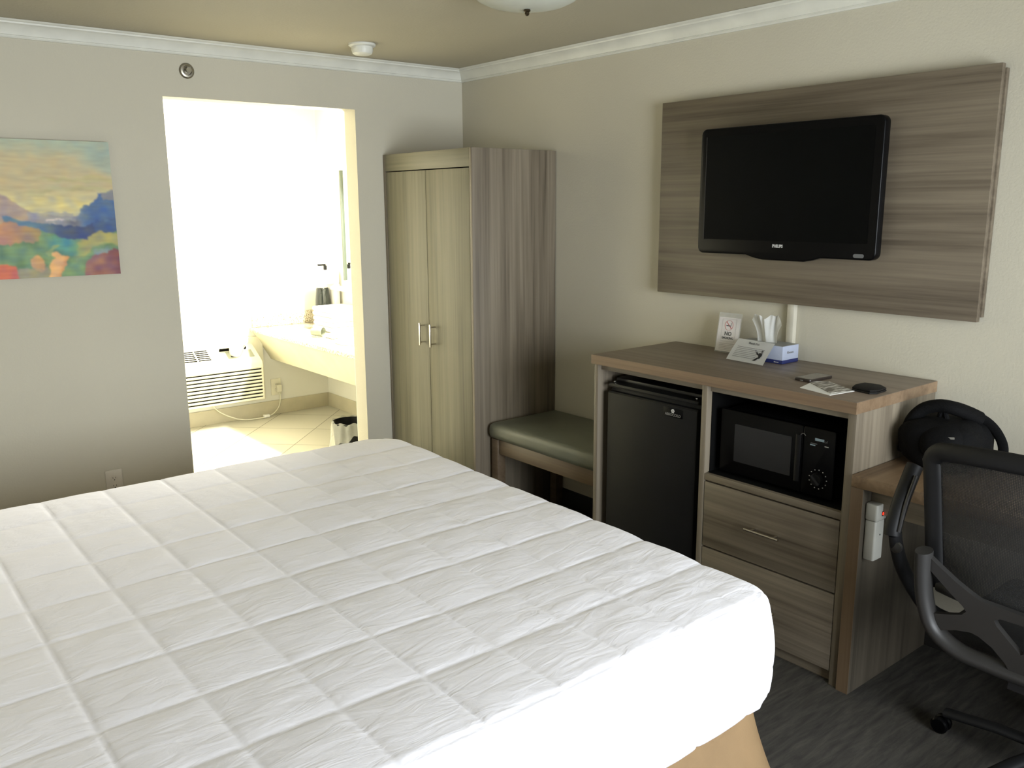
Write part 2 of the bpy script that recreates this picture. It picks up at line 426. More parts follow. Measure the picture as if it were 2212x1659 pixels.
# crown moulding: profile (distance from wall, height)
zc = 2.372; pj = 0.074
cp = [(0.0, zc), (0.010, zc), (0.014, zc+0.005), (0.013, zc+0.011), (0.019, zc+0.012), (0.022, zc+0.020), (0.027, zc+0.030),
      (0.037, zc+0.042), (0.050, zc+0.050), (0.058, zc+0.052), (0.060, zc+0.058), (0.066, zc+0.060), (0.070, zc+0.0635), (pj, H-0.001), (0.0, H-0.001)]
def crown(name, a, c, inward, m0, m1):
    """wall line a->c, inward normal; ends mitred"""
    a = Vector(a); c = Vector(c); t = (c-a).normalized(); n = Vector(inward); q = MB()
    A = [q._v(a + n*d + t*d*m0 + Vector((0, 0, z))) for d, z in cp]
    B = [q._v(c + n*d - t*d*m1 + Vector((0, 0, z))) for d, z in cp]
    k = len(cp); fs = [q.bm.faces.new((A[i], A[(i+1) % k], B[(i+1) % k], B[i])) for i in range(k)]
    fs.append(q.bm.faces.new(A)); fs.append(q.bm.faces.new(B[::-1]))
    bmesh.ops.recalc_face_normals(q.bm, faces=fs)
    struct(q.obj(name, 'trim', smooth=25))
crown('trim_back', (XL, 0, 0), (0, 0, 0), (0, -1, 0), 1, 1)
crown('trim_right', (0, 0, 0), (0, YF, 0), (-1, 0, 0), 1, 1)
crown('trim_left', (XL, YF, 0), (XL, 0, 0), (1, 0, 0), 1, 1)
crown('trim_front', (0, YF, 0), (XL, YF, 0), (0, 1, 0), 1, 1)
# window behind the camera
w = bpy.data.objects.new('window_1', None); COL.objects.link(w); w.location = (WIN[0], YF, WIN[2]); struct(w)
o_ = (WIN[0], YF, WIN[2]); b = MB(o_)
fx = 0.05
for x in (WIN[0], (WIN[0]+WIN[1])/2-fx/2, WIN[1]-fx): b.box(x, x+fx, YF-0.09, YF-0.03, WIN[2], WIN[3], 0.004)
for z in (WIN[2], WIN[3]-fx): b.box(WIN[0]+fx, WIN[1]-fx, YF-0.09, YF-0.03, z, z+fx, 0.004)
b.obj('window_frame', 'window_frame', w)
b = MB(o_); b.box(WIN[0]+fx, WIN[1]-fx, YF-0.064, YF-0.058, WIN[2]+fx, WIN[3]-fx); b.obj('glass', 'glass', w)
b = MB(o_); b.box(WIN[0]-0.04, WIN[1]+0.04, YF-0.03, YF+0.05, WIN[2]-0.03, WIN[2], 0.005); b.obj('window_sill', 'window_frame', w)
for cx0, cx1, lb in ((WIN[0]-0.30, WIN[0]+0.02, 'taupe drape gathered at the left of the window'), (WIN[1]-0.02, WIN[1]+0.30, 'taupe drape gathered at the right of the window')):
    b = MB((cx0, YF, 0.1))
    b.grid(lambda u, v: (cx0 + (cx1-cx0)*u, YF+0.10+0.035*math.sin(u*math.pi*9), 0.08+v*2.2), 72, 4, 0.004)
    tag(b.obj('window_drape', 'drape'), lb, 'curtain', 'drapes at the bedroom window')

# ------------------------------------------------------------------ wardrobe
WX, WY, WH = -0.558, -0.840, 1.943
R = (WX, WY, 0)
t = thing('wardrobe', 'tall grey-brown laminate wardrobe with two bar-handled doors in the corner', 'wardrobe', R)
b = MB(R); b.box(WX, -0.004, WY, WY+0.020, 0, WH, 0.001); b.obj('side_panel', 'wood_z', t)
b = MB(R); b.box(WX, -0.004, -0.024, -0.004, 0, WH, 0.001); b.obj('side_panel', 'wood_z', t)
b = MB(R); b.box(WX+0.022, -0.004, WY+0.0201, -0.0241, 0.06, 0.08); b.box(WX+0.022, -0.004, WY+0.0201, -0.0241, WH-0.022, WH-0.001); b.box(-0.02, -0.004, WY+0.0201, -0.0241, 0.08, WH-0.022)
b.obj('carcass', 'wood_y', t)
b = MB(R); b.box(WX, WX+0.020, WY+0.0205, -0.0245, 1.852, WH-0.0005, 0.001); b.obj('header_panel', 'door_y', t)
for y0, y1, hy in ((-0.4265, -0.0265, -0.385), (WY+0.0225, -0.4300, -0.488)):
    b = MB(R); b.box(WX+0.001, WX+0.019, y0, y1, 0.07, 1.847, 0.0012); d = b.obj('door', 'door_z', t)
    b = MB(R); b.box(WX-0.038, WX-0.030, hy-0.005, hy+0.005, 0.912, 1.036, 0.0015)
    for z in (0.928, 1.020): b.tube([(WX-0.034, hy, z), (WX+0.001, hy, z)], 0.0042, 10)
    b.obj('handle', 'nickel', d)
b = MB(R); b.box(WX+0.04, WX+0.055, WY+0.0201, -0.0241, 0, 0.06); b.obj('kick_plate', 'wood_y', t)

# ------------------------------------------------------------------ bench
R = (-0.25, -1.28, 0)
t = thing('luggage_bench', 'upholstered bench with grey-green vinyl seat between wardrobe and dresser', 'bench', R)
b = MB(R)
def cushion(u, v):   # superellipse section cushion
    return (0, 0, 0)
b.box(-0.49, -0.006, -1.695, -0.850, 0.462, 0.548, 0.032, 6)
for v in b.bm.verts:
    x = (v.co.x + 0.25 + R[0] - 0.002)
    if v.co.z > 0.52:
        fx_ = 1 - ((v.co.x)/0.245)**2; fy_ = 1 - ((v.co.y)/0.425)**2
        v.co.z += 0.012*max(0, fx_)*max(0, fy_)
b.obj('seat', 'vinyl', t, smooth=60)
b = MB(R); b.box(-0.462, -0.444, -1.625, -0.915, 0.385, 0.462, 0.002); b.box(-0.03, -0.012, -1.625, -0.915, 0.385, 0.462, 0.002)
b.box(-0.415, -0.06, -0.905, -0.887, 0.385, 0.462, 0.002); b.box(-0.415, -0.06, -1.66, -1.642, 0.385, 0.462, 0.002); b.obj('apron', 'bench_wood', t)
for x, y in ((-0.47, -0.915), (-0.47, -1.68), (-0.06, -0.915), (-0.06, -1.68)):
    b = MB(R); b.box(x, x+0.052, y, y+0.050, 0, 0.462, 0.002); b.obj('leg', 'bench_wood', t)

# ------------------------------------------------------------------ dresser (fridge and microwave cabinet)
DXF, DY0, DY1 = -0.545, -1.705, -2.932
R = (DXF, DY1, 0)
t = thing('dresser', 'grey-brown laminate dresser with open fridge and microwave niches and drawers', 'dresser', R)
b = MB(R); b.box(-0.5555, -0.003, DY1-0.0015, -1.6975, 0.9885, 1.028, 0.0005); ct = b.obj('countertop', 'top_y', t)
b = MB(R)
b.box(-0.557, -0.5558, DY1-0.003, -1.696, 0.988, 1.0272); b.box(-0.5557, -0.003, DY1-0.003, DY1-0.0018, 0.988, 1.0272); b.box(-0.5557, -0.003, -1.6972, -1.696, 0.988, 1.0272); b.obj('edge_band', 'edge_y', ct, smooth=0)
b = MB(R); b.box(DXF, -0.004, -1.727, DY0, 0, 0.9875, 0.001); b.obj('side_panel', 'wood_z', t)
b = MB(R); b.box(DXF, -0.004, DY1, -2.902, 0, 0.9875, 0.001); b.obj('side_panel', 'wood_z', t)
b = MB(R); b.box(DXF, -0.02, -2.320, -2.295, 0, 0.9875, 0.001); b.obj('divider_panel', 'wood_z', t)
b = MB(R); b.box(DXF+0.02, DXF+0.038, -2.2945, -1.7275, 0.962, 0.9875); b.box(DXF+0.02, DXF+0.038, -2.9015, -2.3205, 0.962, 0.9875); b.obj('top_cleat', 'wood_y', t)
b = MB(R); b.box(DXF+0.001, -0.02, -2.9015, -2.3205, 0.612, 0.638, 0.001); b.obj('shelf', 'wood_y', t)
b = MB(R); b.box(DXF+0.03, -0.021, -2.3235, -2.3202, 0.6385, 0.961); b.box(DXF+0.03, -0.021, -2.9018, -2.8985, 0.6385, 0.961); b.box(DXF+0.02, -0.021, -2.8984, -2.3236, 0.6382, 0.6405); b.box(DXF+0.04, -0.021, -2.8984, -2.3236, 0.955, 0.961); b.obj('niche_lining', 'black_inner', t)
b = MB(R); b.box(-0.02, -0.008, -2.9015, -1.7275, 0.02, 0.9875); b.obj('back_panel', 'black_inner', t)
for z0, z1, hz in ((0.343, 0.606, 0.479), (0.050, 0.336, None)):
    b = MB(R); b.box(DXF+0.001, DXF+0.020, -2.8985, -2.3235, z0, z1, 0.0012); d = b.obj('drawer', 'wood_y', t)
    b = MB(R); b.box(DXF+0.0205, DXF+0.38, -2.89, -2.33, z0+0.02, z1-0.05); b.obj('drawer_box', 'wood_y', d)
    zz = hz if hz else 0.19
    b = MB(R); b.tube([(DXF-0.030, -2.538, zz), (DXF-0.030, -2.684, zz)], 0.0052, 12)
    for y in (-2.563, -2.659): b.tube([(DXF-0.030, y, zz), (DXF+0.002, y, zz)], 0.0042, 10)
    b.obj('handle', 'nickel', d)
b = MB(R); b.box(DXF+0.028, DXF+0.046, -2.9015, -2.3205, 0, 0.048); b.obj('kick_plate', 'wood_y', t)

# mini fridge
R = (-0.30, -2.02, 0.0)
t = thing('mini_fridge', 'black mini fridge standing in the left niche of the dresser', 'refrigerator', R)
FX = -0.528
b = MB(R); b.box(FX+0.055, -0.05, -2.258, -1.775, 0.012, 0.905, 0.006); b.obj('cabinet_body', 'black_enamel', t)
b = MB(R); b.box(FX+0.05, -0.05, -2.260, -1.773, 0.9055, 0.928, 0.006); b.obj('top_cap', 'fridge_top', t)
b = MB(R)
pr = [(FX, 0.03), (FX, 0.868), (FX+0.006, 0.874), (FX+0.022, 0.876), (FX+0.026, 0.884), (FX+0.026, 0.890), (FX+0.004, 0.894), (FX+0.002, 0.900), (FX+0.006, 0.909), (FX+0.05, 0.914), (FX+0.05, 0.03)]
b.prism(pr, 'y', -2.262, -1.771, 0.004); d = b.obj('door', 'black_enamel', t, smooth=30)
b = MB(R); b.box(FX-0.0015, FX+0.001, -2.190, -2.090, 0.826, 0.862, 0.0006); bd = b.obj('badge', 'black_gloss', d)
b = MB(R)
for k in range(6):
    a = k*math.pi/3; b.lathe([(0, -0.0006), (0.0034, -0.0006), (0.0034, 0.0006), (0, 0.0006)], (FX-0.002, -2.140+0.0055*math.cos(a), 0.851+0.0055*math.sin(a)), (1, 0, 0), 10)
b.obj('emblem', 'white_mark', d, smooth=0)
text('lettering', 'ABSOCOLD', 0.0155, (FX-0.0018, -2.140, 0.830), (0, -1, 0), (0, 0, 1), 'grey_mark', d, R, align='CENTER', bold=0.0003)
b = MB(R)
for y in (-2.235, -1.785):
    b = MB(R); b.lathe([(0, 0.0), (0.007, 0.0), (0.007, 0.004), (0.004, 0.006), (0, 0.006)], (FX+0.03, y, 0.912), (0, 0, 1), 12); b.obj('hinge_cap', 'chrome', t)

for x in (-0.45, -0.10):
    for y in (-2.23, -1.81):
        b = MB(R); b.lathe([(0, 0), (0.015, 0), (0.015, 0.012), (0, 0.012)], (x, y, 0.0005), (0, 0, 1), 12); b.obj('foot', 'black_matte', t)

# microwave
R = (-0.30, -2.60, 0.638)
t = thing('microwave_oven', 'black countertop microwave with round dial in the dresser niche', 'microwave', R); t.location.z = 0.6406
MX = -0.500; my0, my1, mz0, mz1 = -2.838, -2.356, 0.650, 0.896
b = MB(R); b.box(MX+0.022, -0.14, my0+0.004, my1-0.004, mz0, mz1-0.004, 0.005); b.obj('case', 'black_matte', t)
b = MB(R); b.prism(rrect(-2.712, my1, mz0, mz1, 0.008, 4), 'x', MX, MX+0.0215, 0.003); d = b.obj('door', 'black_gloss', t)
b = MB(R); b.prism(rrect(-2.668, -2.422, 0.700, 0.846, 0.004, 3), 'x', MX-0.0015, MX+0.002); b.obj('window', 'mw_window', d)
b = MB(R); b.sweep([(MX-0.004, -2.697, z) for z in (0.690, 0.70, 0.77, 0.84, 0.862)], [(0.006*math.cos(a*math.pi/6), 0.011*math.sin(a*math.pi/6)) for a in range(12)], ref=(1, 0, 0)); b.obj('door_handle', 'black_matte', d)
b = MB(R); b.tube(bez([(MX-0.002, -2.7235, 0.862), (MX-0.002, -2.716, 0.868), (MX-0.002, -2.708, 0.866), (MX-0.002, -2.701, 0.858)][::-1], 4), 0.0012, 6); b.obj('handle_trim', 'grey_mark', d)
b = MB(R); b.prism(rrect(my0, -2.7135, mz0, mz1, 0.008, 4), 'x', MX, MX+0.0215, 0.003); p = b.obj('control_panel', 'black_gloss', t)
cy, cz = -2.780, 0.715
b = MB(R); b.lathe([(0, 0.0), (0.024, 0.0), (0.024, 0.006), (0.020, 0.016), (0.0, 0.016)], (MX, cy, cz), (-1, 0, 0), 28); b.obj('dial', 'black_matte', p)
b = MB(R); b.sweep([(MX-0.018, cy+0.015, cz+0.014), (MX-0.018, cy-0.015, cz-0.014)], [(0.004, 0.004), (-0.004, 0.004), (-0.004, -0.004), (0.004, -0.004)], ref=(1, 0, 0)); b.obj('dial_grip', 'mw_window', p)
for k in range(13):
    a = math.radians(140 - k*27.5); rr = 0.034
    b = MB(R); b.box(MX-0.0012, MX+0.0005, cy-rr*math.cos(a)-0.0018, cy-rr*math.cos(a)+0.0018, cz+rr*math.sin(a)-0.0016, cz+rr*math.sin(a)+0.0016); b.obj('dial_mark', 'white_mark', p, smooth=0)
b = MB(R); b.box(MX-0.001, MX+0.0005, -2.795, -2.760, 0.852, 0.861); b.obj('brand_strip', 'blue_mark', p, smooth=0)
text('lettering', 'of', 0.014, (MX-0.001, -2.797, 0.850), (0, -1, 0), (0, 0, 1), 'dim_mark', p, R)
b = MB(R); b.box(MX-0.001, MX+0.0005, -2.769, -2.744, 0.8385, 0.8415); b.obj('printed_dash', 'dim_mark', p, smooth=0)
b = MB(R); b.box(MX-0.001, MX+0.0005, -2.813, -2.798, 0.836, 0.839); b.obj('printed_dash', 'white_mark', p, smooth=0)
b = MB(R); b.box(MX-0.001, MX+0.0005, -2.762, -2.742, 0.832, 0.836); b.obj('printed_dash', 'blue_mark', p, smooth=0)
for x in (-0.45, -0.18):
    for y in (-2.80, -2.40):
        b = MB(R); b.lathe([(0, 0), (0.012, 0), (0.012, 0.0115), (0, 0.0115)], (x, y, 0.6385), (0, 0, 1), 12); b.obj('foot', 'black_matte', t)

# ------------------------------------------------------------------ television and its panel
R = (0, -2.34, 1.26)
t = thing('wall_panel', 'large grey-brown horizontal-grain laminate wall panel behind the television', 'wall panel', R)
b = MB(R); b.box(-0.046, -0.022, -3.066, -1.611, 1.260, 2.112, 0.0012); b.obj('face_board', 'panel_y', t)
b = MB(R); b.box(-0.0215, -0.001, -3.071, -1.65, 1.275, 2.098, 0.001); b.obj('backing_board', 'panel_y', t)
R = (-0.05, -2.32, 1.45)
t = thing('television', 'flat black television mounted on the laminate wall panel', 'television', R)
ty0, ty1, tz0, tz1 = -2.726, -1.908, 1.458, 1.974
b = MB(R)
pts = [(-2.490, tz0), (-2.445, 1.442), (-2.225, 1.440), (-2.165, tz0)]
out = []
rr = rrect(ty0, ty1, tz0, tz1, 0.026, 6)   # starts at right-bottom in (y,z)
bl = rr[21:]; br = rr[:7]; tr = rr[7:14]; tl = rr[14:21]
out = bl + [(-2.500, tz0), (-2.470, 1.449), (-2.430, 1.441), (-2.240, 1.441), (-2.195, 1.448), (-2.160, tz0)] + br + tr + tl
b.prism(out, 'x', -0.130, -0.088, 0.007, 3); bz = b.obj('bezel', 'black_gloss', t)
b = MB(R); b.prism(rrect(ty0+0.045, ty1-0.045, tz0+0.045, tz1-0.045, 0.03, 4), 'x', -0.0878, -0.062, 0.008); b.obj('rear_shell', 'black_matte', t)
b = MB(R); b.box(-0.062, -0.0465, -2.45, -2.20, 1.62, 1.82); b.obj('wall_mount', 'black_matte', t)
b = MB(R); b.prism(rrect(ty0+0.034, ty1-0.034, tz0+0.060, tz1-0.034, 0.003, 2), 'x', -0.1308, -0.129); b.obj('screen', 'screen', t)
b = MB(R); b.box(-0.1318, -0.1300, ty1-0.0335, ty1-0.031, 1.515, 1.940); b.obj('screen_edge', 'chair_plastic', bz, smooth=0)
text('lettering', 'PHILIPS', 0.0175, (-0.1310, -2.288, 1.4925), (0, -1, 0), (0, 0, 1), 'white_mark', bz, R, bold=0.0006, sx=0.86)
b = MB(R); b.prism(rrect(-2.682, -2.640, 1.4665, 1.4805, 0.006, 4), 'x', -0.1312, -0.129); b.obj('energy_sticker', 'dim_mark', bz)
# cable raceway
b = MB((0, -2.318, 1.03)); b.prism([(-0.003-0.0, -2.336), (-0.021, -2.334), (-0.023, -2.330), (-0.023, -2.306), (-0.021, -2.302), (-0.0005, -2.300), (-0.0005, -2.336)], 'z', 1.03, 1.262)
tag(b.obj('cable_raceway', plain('beige_painted_raceway', (192, 187, 171), 0.4)), 'white vertical cable cover on the wall below the television panel', 'cable cover')

# ------------------------------------------------------------------ things on the dresser
ZT = 1.0285
# no smoking sign
R = (-0.075, -2.055, ZT)
t = thing('no_smoking_sign', 'small clear stand holding a white NO SMOKING card on the dresser', 'sign', R)
SN = Vector((-0.985, 0, 0.17)).normalized(); SY = Vector((0.17, 0, 0.985)).normalized(); SX = Vector((0.035, -1, 0)).normalized()
SN = SX.cross(SY)
def S(u, v, w=0): return Vector((-0.094, -1.998, ZT+0.002)) + SX*u + SY*v + SN*w
def splate(b, u0, u1, v0, v1, w0, w1):
    v = [b._v(S(u, vv, ww)) for ww in (w0, w1) for u, vv in ((u0, v0), (u1, v0), (u1, v1), (u0, v1))]
    fs = [b.bm.faces.new([v[i] for i in q]) for q in ((0,3,2,1),(4,5,6,7),(0,1,5,4),(1,2,6,5),(2,3,7,6),(3,0,4,7))]
    bmesh.ops.recalc_face_normals(b.bm, faces=fs)
b = MB(R); splate(b, -0.003, 0.112, 0.0, 0.172, -0.0045, -0.002); splate(b, -0.003, 0.112, 0.0, 0.172, 0.0, 0.0015)
b.box(-0.098, -0.030, -2.112, -1.996, ZT, ZT+0.0022); b.obj('acrylic_stand', 'acrylic', t, smooth=0)
b = MB(R); splate(b, 0.0, 0.108, 0.004, 0.152, -0.0018, -0.0004); cd = b.obj('card', 'card', t, smooth=0)
b = MB(R)
for q in ((0.018, 0.090, 0.1445, 0.1452), (0.018, 0.090, 0.048, 0.0487), (0.018, 0.0187, 0.048, 0.1452), (0.0893, 0.090, 0.048, 0.1452)): splate(b, *q, -0.0003, 0.0)
b.obj('card_border', 'ink_soft', cd, smooth=0)
b = MB(R); cc = S(0.054, 0.118, 0.0)
ringp = [cc + SX*0.0205*math.cos(a*math.pi/16) + SY*0.0215*math.sin(a*math.pi/16) for a in range(32)]
b.sweep(ringp, [(0.0013, 0.0004), (-0.0013, 0.0004), (-0.0013, -0.0004), (0.0013, -0.0004)], closed=True, ref=SN)
b.sweep([cc - SX*0.0145 + SY*0.0152, cc + SX*0.0145 - SY*0.0152], [(0.0004, 0.0015), (0.0004, -0.0015), (-0.0004, -0.0015), (-0.0004, 0.0015)], ref=SN)
b.obj('prohibition_ring', 'red_ink', cd, smooth=0)
b = MB(R); b.sweep([cc - SX*0.014 - SY*0.002, cc + SX*0.010 - SY*0.002], [(0.0004, 0.0018), (0.0004, -0.0018), (-0.0004, -0.0018), (-0.0004, 0.0018)], ref=SN)
b.sweep([cc + SX*0.012 + SY*0.001, cc + SX*0.009 + SY*0.006, cc + SX*0.013 + SY*0.011], [(0.0004, 0.0007), (0.0004, -0.0007), (-0.0004, -0.0007), (-0.0004, 0.0007)], ref=SN)
b.obj('cigarette_symbol', 'ink', cd, smooth=0)
text('lettering', 'NO', 0.023, S(0.054, 0.074, 0.0), SX, SY, 'ink', cd, R, align='CENTER', bold=0.0007)
text('lettering', 'SMOKING', 0.0135, S(0.054, 0.058, 0.0), SX, SY, 'ink', cd, R, align='CENTER', bold=0.0004)
b = MB(R)
for k in range(5): splate(b, 0.016, 0.094, 0.010+k*0.0068, 0.0112+k*0.0068, -0.0003, 0.0002)
b.obj('fine_print', 'ink_soft', cd, smooth=0)
# tissue box
R = (-0.085, -2.262, ZT)
t = thing('tissue_box', 'pale blue tissue box with navy base and a white tissue pulled up', 'tissue box', R)
bx0, bx1, by0, by1, bh = -0.148, -0.036, -2.376, -2.150, 0.072
b = MB(R); b.box(bx0, bx1, by0, by1, ZT+0.0145, ZT+bh-0.0004, 0.0015); bxo = b.obj('carton', 'box_blue', t)
b = MB(R); b.box(bx0-0.0003, bx1+0.0003, by0-0.0003, by1+0.0003, ZT, ZT+0.0145, 0.001); b.obj('navy_band', 'box_navy', t)
b = MB(R); b.box(bx0+0.001, bx1-0.001, by0+0.001, by1-0.001, ZT+bh-0.0003, ZT+bh+0.0006); b.obj('top_face', 'box_top', t)
text('lettering', 'Kleenex', 0.014, (bx0+0.030, by0-0.0006, ZT+0.040), (1, 0, 0), (0, 0, 1), 'grey_mark', bxo, R)
text('lettering', 'Kleenex', 0.0065, (bx0-0.0008, by0+0.038, ZT+0.0045), (0, -1, 0), (0, 0, 1), 'white_mark', bxo, R, bold=0.0002)
def tis(u, v):
    a = u-0.5
    wid = 0.092 + 0.050*v - 0.018*math.sin(v*math.pi)
    y = -2.262 - a*wid
    top = 0.110 + 0.007*math.sin(u*9.5+0.4) + 0.006*math.sin(u*23) - 0.022*max(0, abs(a)-0.34)*7
    z = ZT + bh + top*v - 0.004*(1-v)
    x = -0.092 + (0.007+0.003*v)*math.sin(u*9 + v*1.2) + 0.004*math.sin(u*33+1)*v - 0.014*v + 0.02*a*v
    return (x, y, z)
b = MB(R); b.grid(tis, 40, 20, 0.0006); b.obj('tissue', 'tissue', t, smooth=60)
# tent card leaning on the box
R = (-0.19, -2.25, ZT)
t = thing('message_card', 'white message card leaning on the front of the tissue box', 'card', R)
A0, A1 = Vector((-0.214, -2.150, ZT+0.001)), Vector((-0.232, -2.344, ZT+0.001))
B0, B1 = Vector((-0.1485, -2.162, ZT+0.083)), Vector((-0.1495, -2.340, ZT+0.080))
CX = (A1-A0).normalized(); CYv = ((B0-A0) - CX*(B0-A0).dot(CX)).normalized(); CN = CX.cross(CYv)
def C_(u, v, w=0): # bilinear on the card, u,v 0..1
    return A0.lerp(A1, u).lerp(B0.lerp(B1, u), v) + CN*w
b = MB(R); b.grid(lambda u, v: C_(u, v) + CN*0.002*math.sin(v*math.pi), 6, 6, 0.0006); cd = b.obj('card_sheet', 'paper', t)
b = MB(R)
for k in range(7):
    v0 = 0.62 - k*0.075; u1 = 0.86 if k < 3 else 0.72
    b.grid(lambda u, v: C_(0.12 + (u1-0.12)*u, v0 + 0.018*v) + CN*0.0038, 6, 1)
b.obj('text_line', 'ink_soft', cd, smooth=0)
text('lettering', 'Thank You', 0.013, C_(0.5, 0.80, 0.0035), CX, CYv, 'ink', cd, R, align='CENTER', ext=0.0002)
def blob(cu, cv, pts):
    return [(cu + a, cv + c) for a, c in pts]
b = MB(R)
def poly3(b, pts, w=0.0036):
    b.bm.faces.new([b._v(C_(u, v, w)) for u, v in pts])
poly3(b, [(0.82+0.022*math.cos(a), 0.56+0.05*math.sin(a)) for a in [k*math.pi/5 for k in range(10)]])
poly3(b, [(0.74, 0.42), (0.79, 0.50), (0.84, 0.50), (0.86, 0.38), (0.84, 0.24), (0.80, 0.22), (0.78, 0.34)])
poly3(b, [(0.69, 0.10), (0.76, 0.12), (0.82, 0.26), (0.77, 0.28)])
poly3(b, [(0.66, 0.50), (0.70, 0.52), (0.76, 0.42), (0.74, 0.36)])
poly3(b, [(0.645+0.02*math.cos(a), 0.55+0.03*math.sin(a)) for a in [k*math.pi/4 for k in range(8)]])
b.obj('bellhop_figure', 'ink', cd, smooth=0)
# phone
def flat_prism(b, pts, z0, z1, bev=0.0): b.prism(pts, 'z', z0, z1, bev)
ph = [(-0.386, -2.590), (-0.388, -2.656), (-0.248, -2.660), (-0.246, -2.594)]
R = (-0.317, -2.625, ZT)
t = thing('mobile_phone', 'dark mobile phone lying face up on the dresser top', 'phone', R, 0)
b = MB(R); b.prism([(x+R[0], y+R[1]) for x, y in rrect(-0.070, 0.070, -0.0345, 0.0345, 0.009, 4)], 'z', ZT, ZT+0.0105, 0.002); pb = b.obj('case', 'phone_body', t)
b = MB(R); b.prism([(x+R[0], y+R[1]) for x, y in rrect(-0.062, 0.062, -0.0310, 0.0310, 0.004, 3)], 'z', ZT+0.0103, ZT+0.0111); b.obj('glass_screen', 'phone_glass', t)
b = MB(R); b.box(-0.389, -0.3868, -2.630, -2.618, ZT+0.003, ZT+0.0055); b.obj('port', 'grey_mark', t)
t.rotation_euler.z = math.radians(-3)
# leaflets
def leaf_mat():
    m = NT('printed_leaflet'); v = m.coords((1, 1, 1), rot=(0, 0, 0.3))
    vo = m.n('ShaderNodeTexVoronoi'); vo.inputs['Scale'].default_value = 26; m.l(v, vo.inputs['Vector'])
    f = m.noise(m.coords((16, 60, 1), rot=(0, 0, 0.1)), 1.0, 2)
    m.l(m.ramp(f, [(0.42, srgb(96, 90, 82)), (0.50, srgb(160, 156, 148)), (0.58, srgb(206, 204, 198))]), m.p.inputs['Base Color'])
    m.p.inputs['Roughness'].default_value = 0.4
    return m.m
MAT['leaflet'] = leaf_mat()
R = (-0.41, -2.74, ZT)
t = thing('leaflet', 'printed leaflet lying between phone and wallet, topmost of the papers', 'leaflet', R)
b = MB(R); b.prism([(-0.395, -2.660), (-0.328, -2.692), (-0.398, -2.828), (-0.500, -2.805)], 'z', ZT+0.0018, ZT+0.0034); b.obj('printed_sheet', 'leaflet', t, smooth=0)
b = MB((-0.42, -2.74, ZT)); b.prism([(-0.492, -2.682), (-0.352, -2.650), (-0.318, -2.690), (-0.400, -2.836), (-0.525, -2.818)], 'z', ZT, ZT+0.0016)
tag(b.obj('paper_sheet', 'paper', smooth=0), 'white sheet lying under the printed leaflet on the dresser', 'paper')
# wallet
R = (-0.345, -2.862, ZT)
t = thing('wallet', 'black leather wallet lying near the right edge of the dresser', 'wallet', R)
wp = [(-0.395, -2.822), (-0.408, -2.895), (-0.385, -2.912), (-0.318, -2.908), (-0.284, -2.870), (-0.292, -2.812), (-0.345, -2.806)]
b = MB(R); b.prism(wp, 'z', ZT, ZT+0.007, 0.003); b.obj('lower_flap', 'leather', t)
b = MB(R); b.prism([(x*0.97-0.0103, y*0.99-0.0286) for x, y in wp], 'z', ZT+0.0073, ZT+0.0145, 0.004); b.obj('upper_flap', 'leather', t)

# ------------------------------------------------------------------ desk
R = (-0.556, -2.990, 0)
t = thing('writing_desk', 'brown laminate desk with slab side legs beside the dresser', 'desk', R)
KY = -4.22
b = MB(R); b.box(-0.557, -0.004, KY, -2.9365, 0.744, 0.784, 0.0015); b.obj('desktop', 'edge_x', t)
b = MB(R); b.box(-0.5545, -0.004, -2.980, -2.937, 0, 0.7435); lp = b.obj('leg_panel', 'desk_side_shaded', t)
b = MB(R); b.box(-0.5565, -0.5546, -2.980, -2.937, 0, 0.7435); b.obj('edge_band', 'edge_z_shaded', lp)
b = MB(R); b.box(-0.556, -0.004, KY, KY+0.043, 0, 0.7435, 0.0012); b.obj('leg_panel', 'desk_side_shaded', t)
b = MB(R); b.box(-0.500, -0.482, KY+0.0435, -2.9805, 0.655, 0.7435, 0.001); b.obj('apron', 'wood_y', t)
# power strip
R = (-0.50, -3.02, 0.45)
t = thing('power_strip', 'white two-piece power strip with red lights on the inner desk leg', 'power strip', R)
b = MB(R); b.prism([(x, y) for x, y in rrect(-0.532, -0.474, -3.020, -2.9808, 0.007, 4)], 'z', 0.497, 0.635, 0.003); lw = b.obj('outlet_body', 'strip_white', t)
b = MB(R); b.prism([(x, y) for x, y in rrect(-0.536, -0.470, -3.024, -2.9808, 0.008, 4)], 'z', 0.637, 0.694, 0.004); uh = b.obj('upper_housing', 'strip_white', t)
b = MB(R); b.box(-0.505, -0.478, -3.0250, -3.0235, 0.652, 0.668); b.obj('switch_bezel', 'black_matte', uh)
b = MB(R); b.box(-0.502, -0.482, -3.0268, -3.0245, 0.655, 0.665, 0.001); b.obj('lit_switch', 'led', uh)
b = MB(R); b.box(-0.488, -0.476, -3.0275, -3.0235, 0.680, 0.688, 0.001); b.obj('indicator_light', 'led', uh)
b = MB(R); b.lathe([(0, 0), (0.003, 0), (0.003, 0.001), (0, 0.001)], (-0.500, -3.0195, 0.585), (0, -1, 0), 10); b.obj('socket_hole', 'ink', lw)

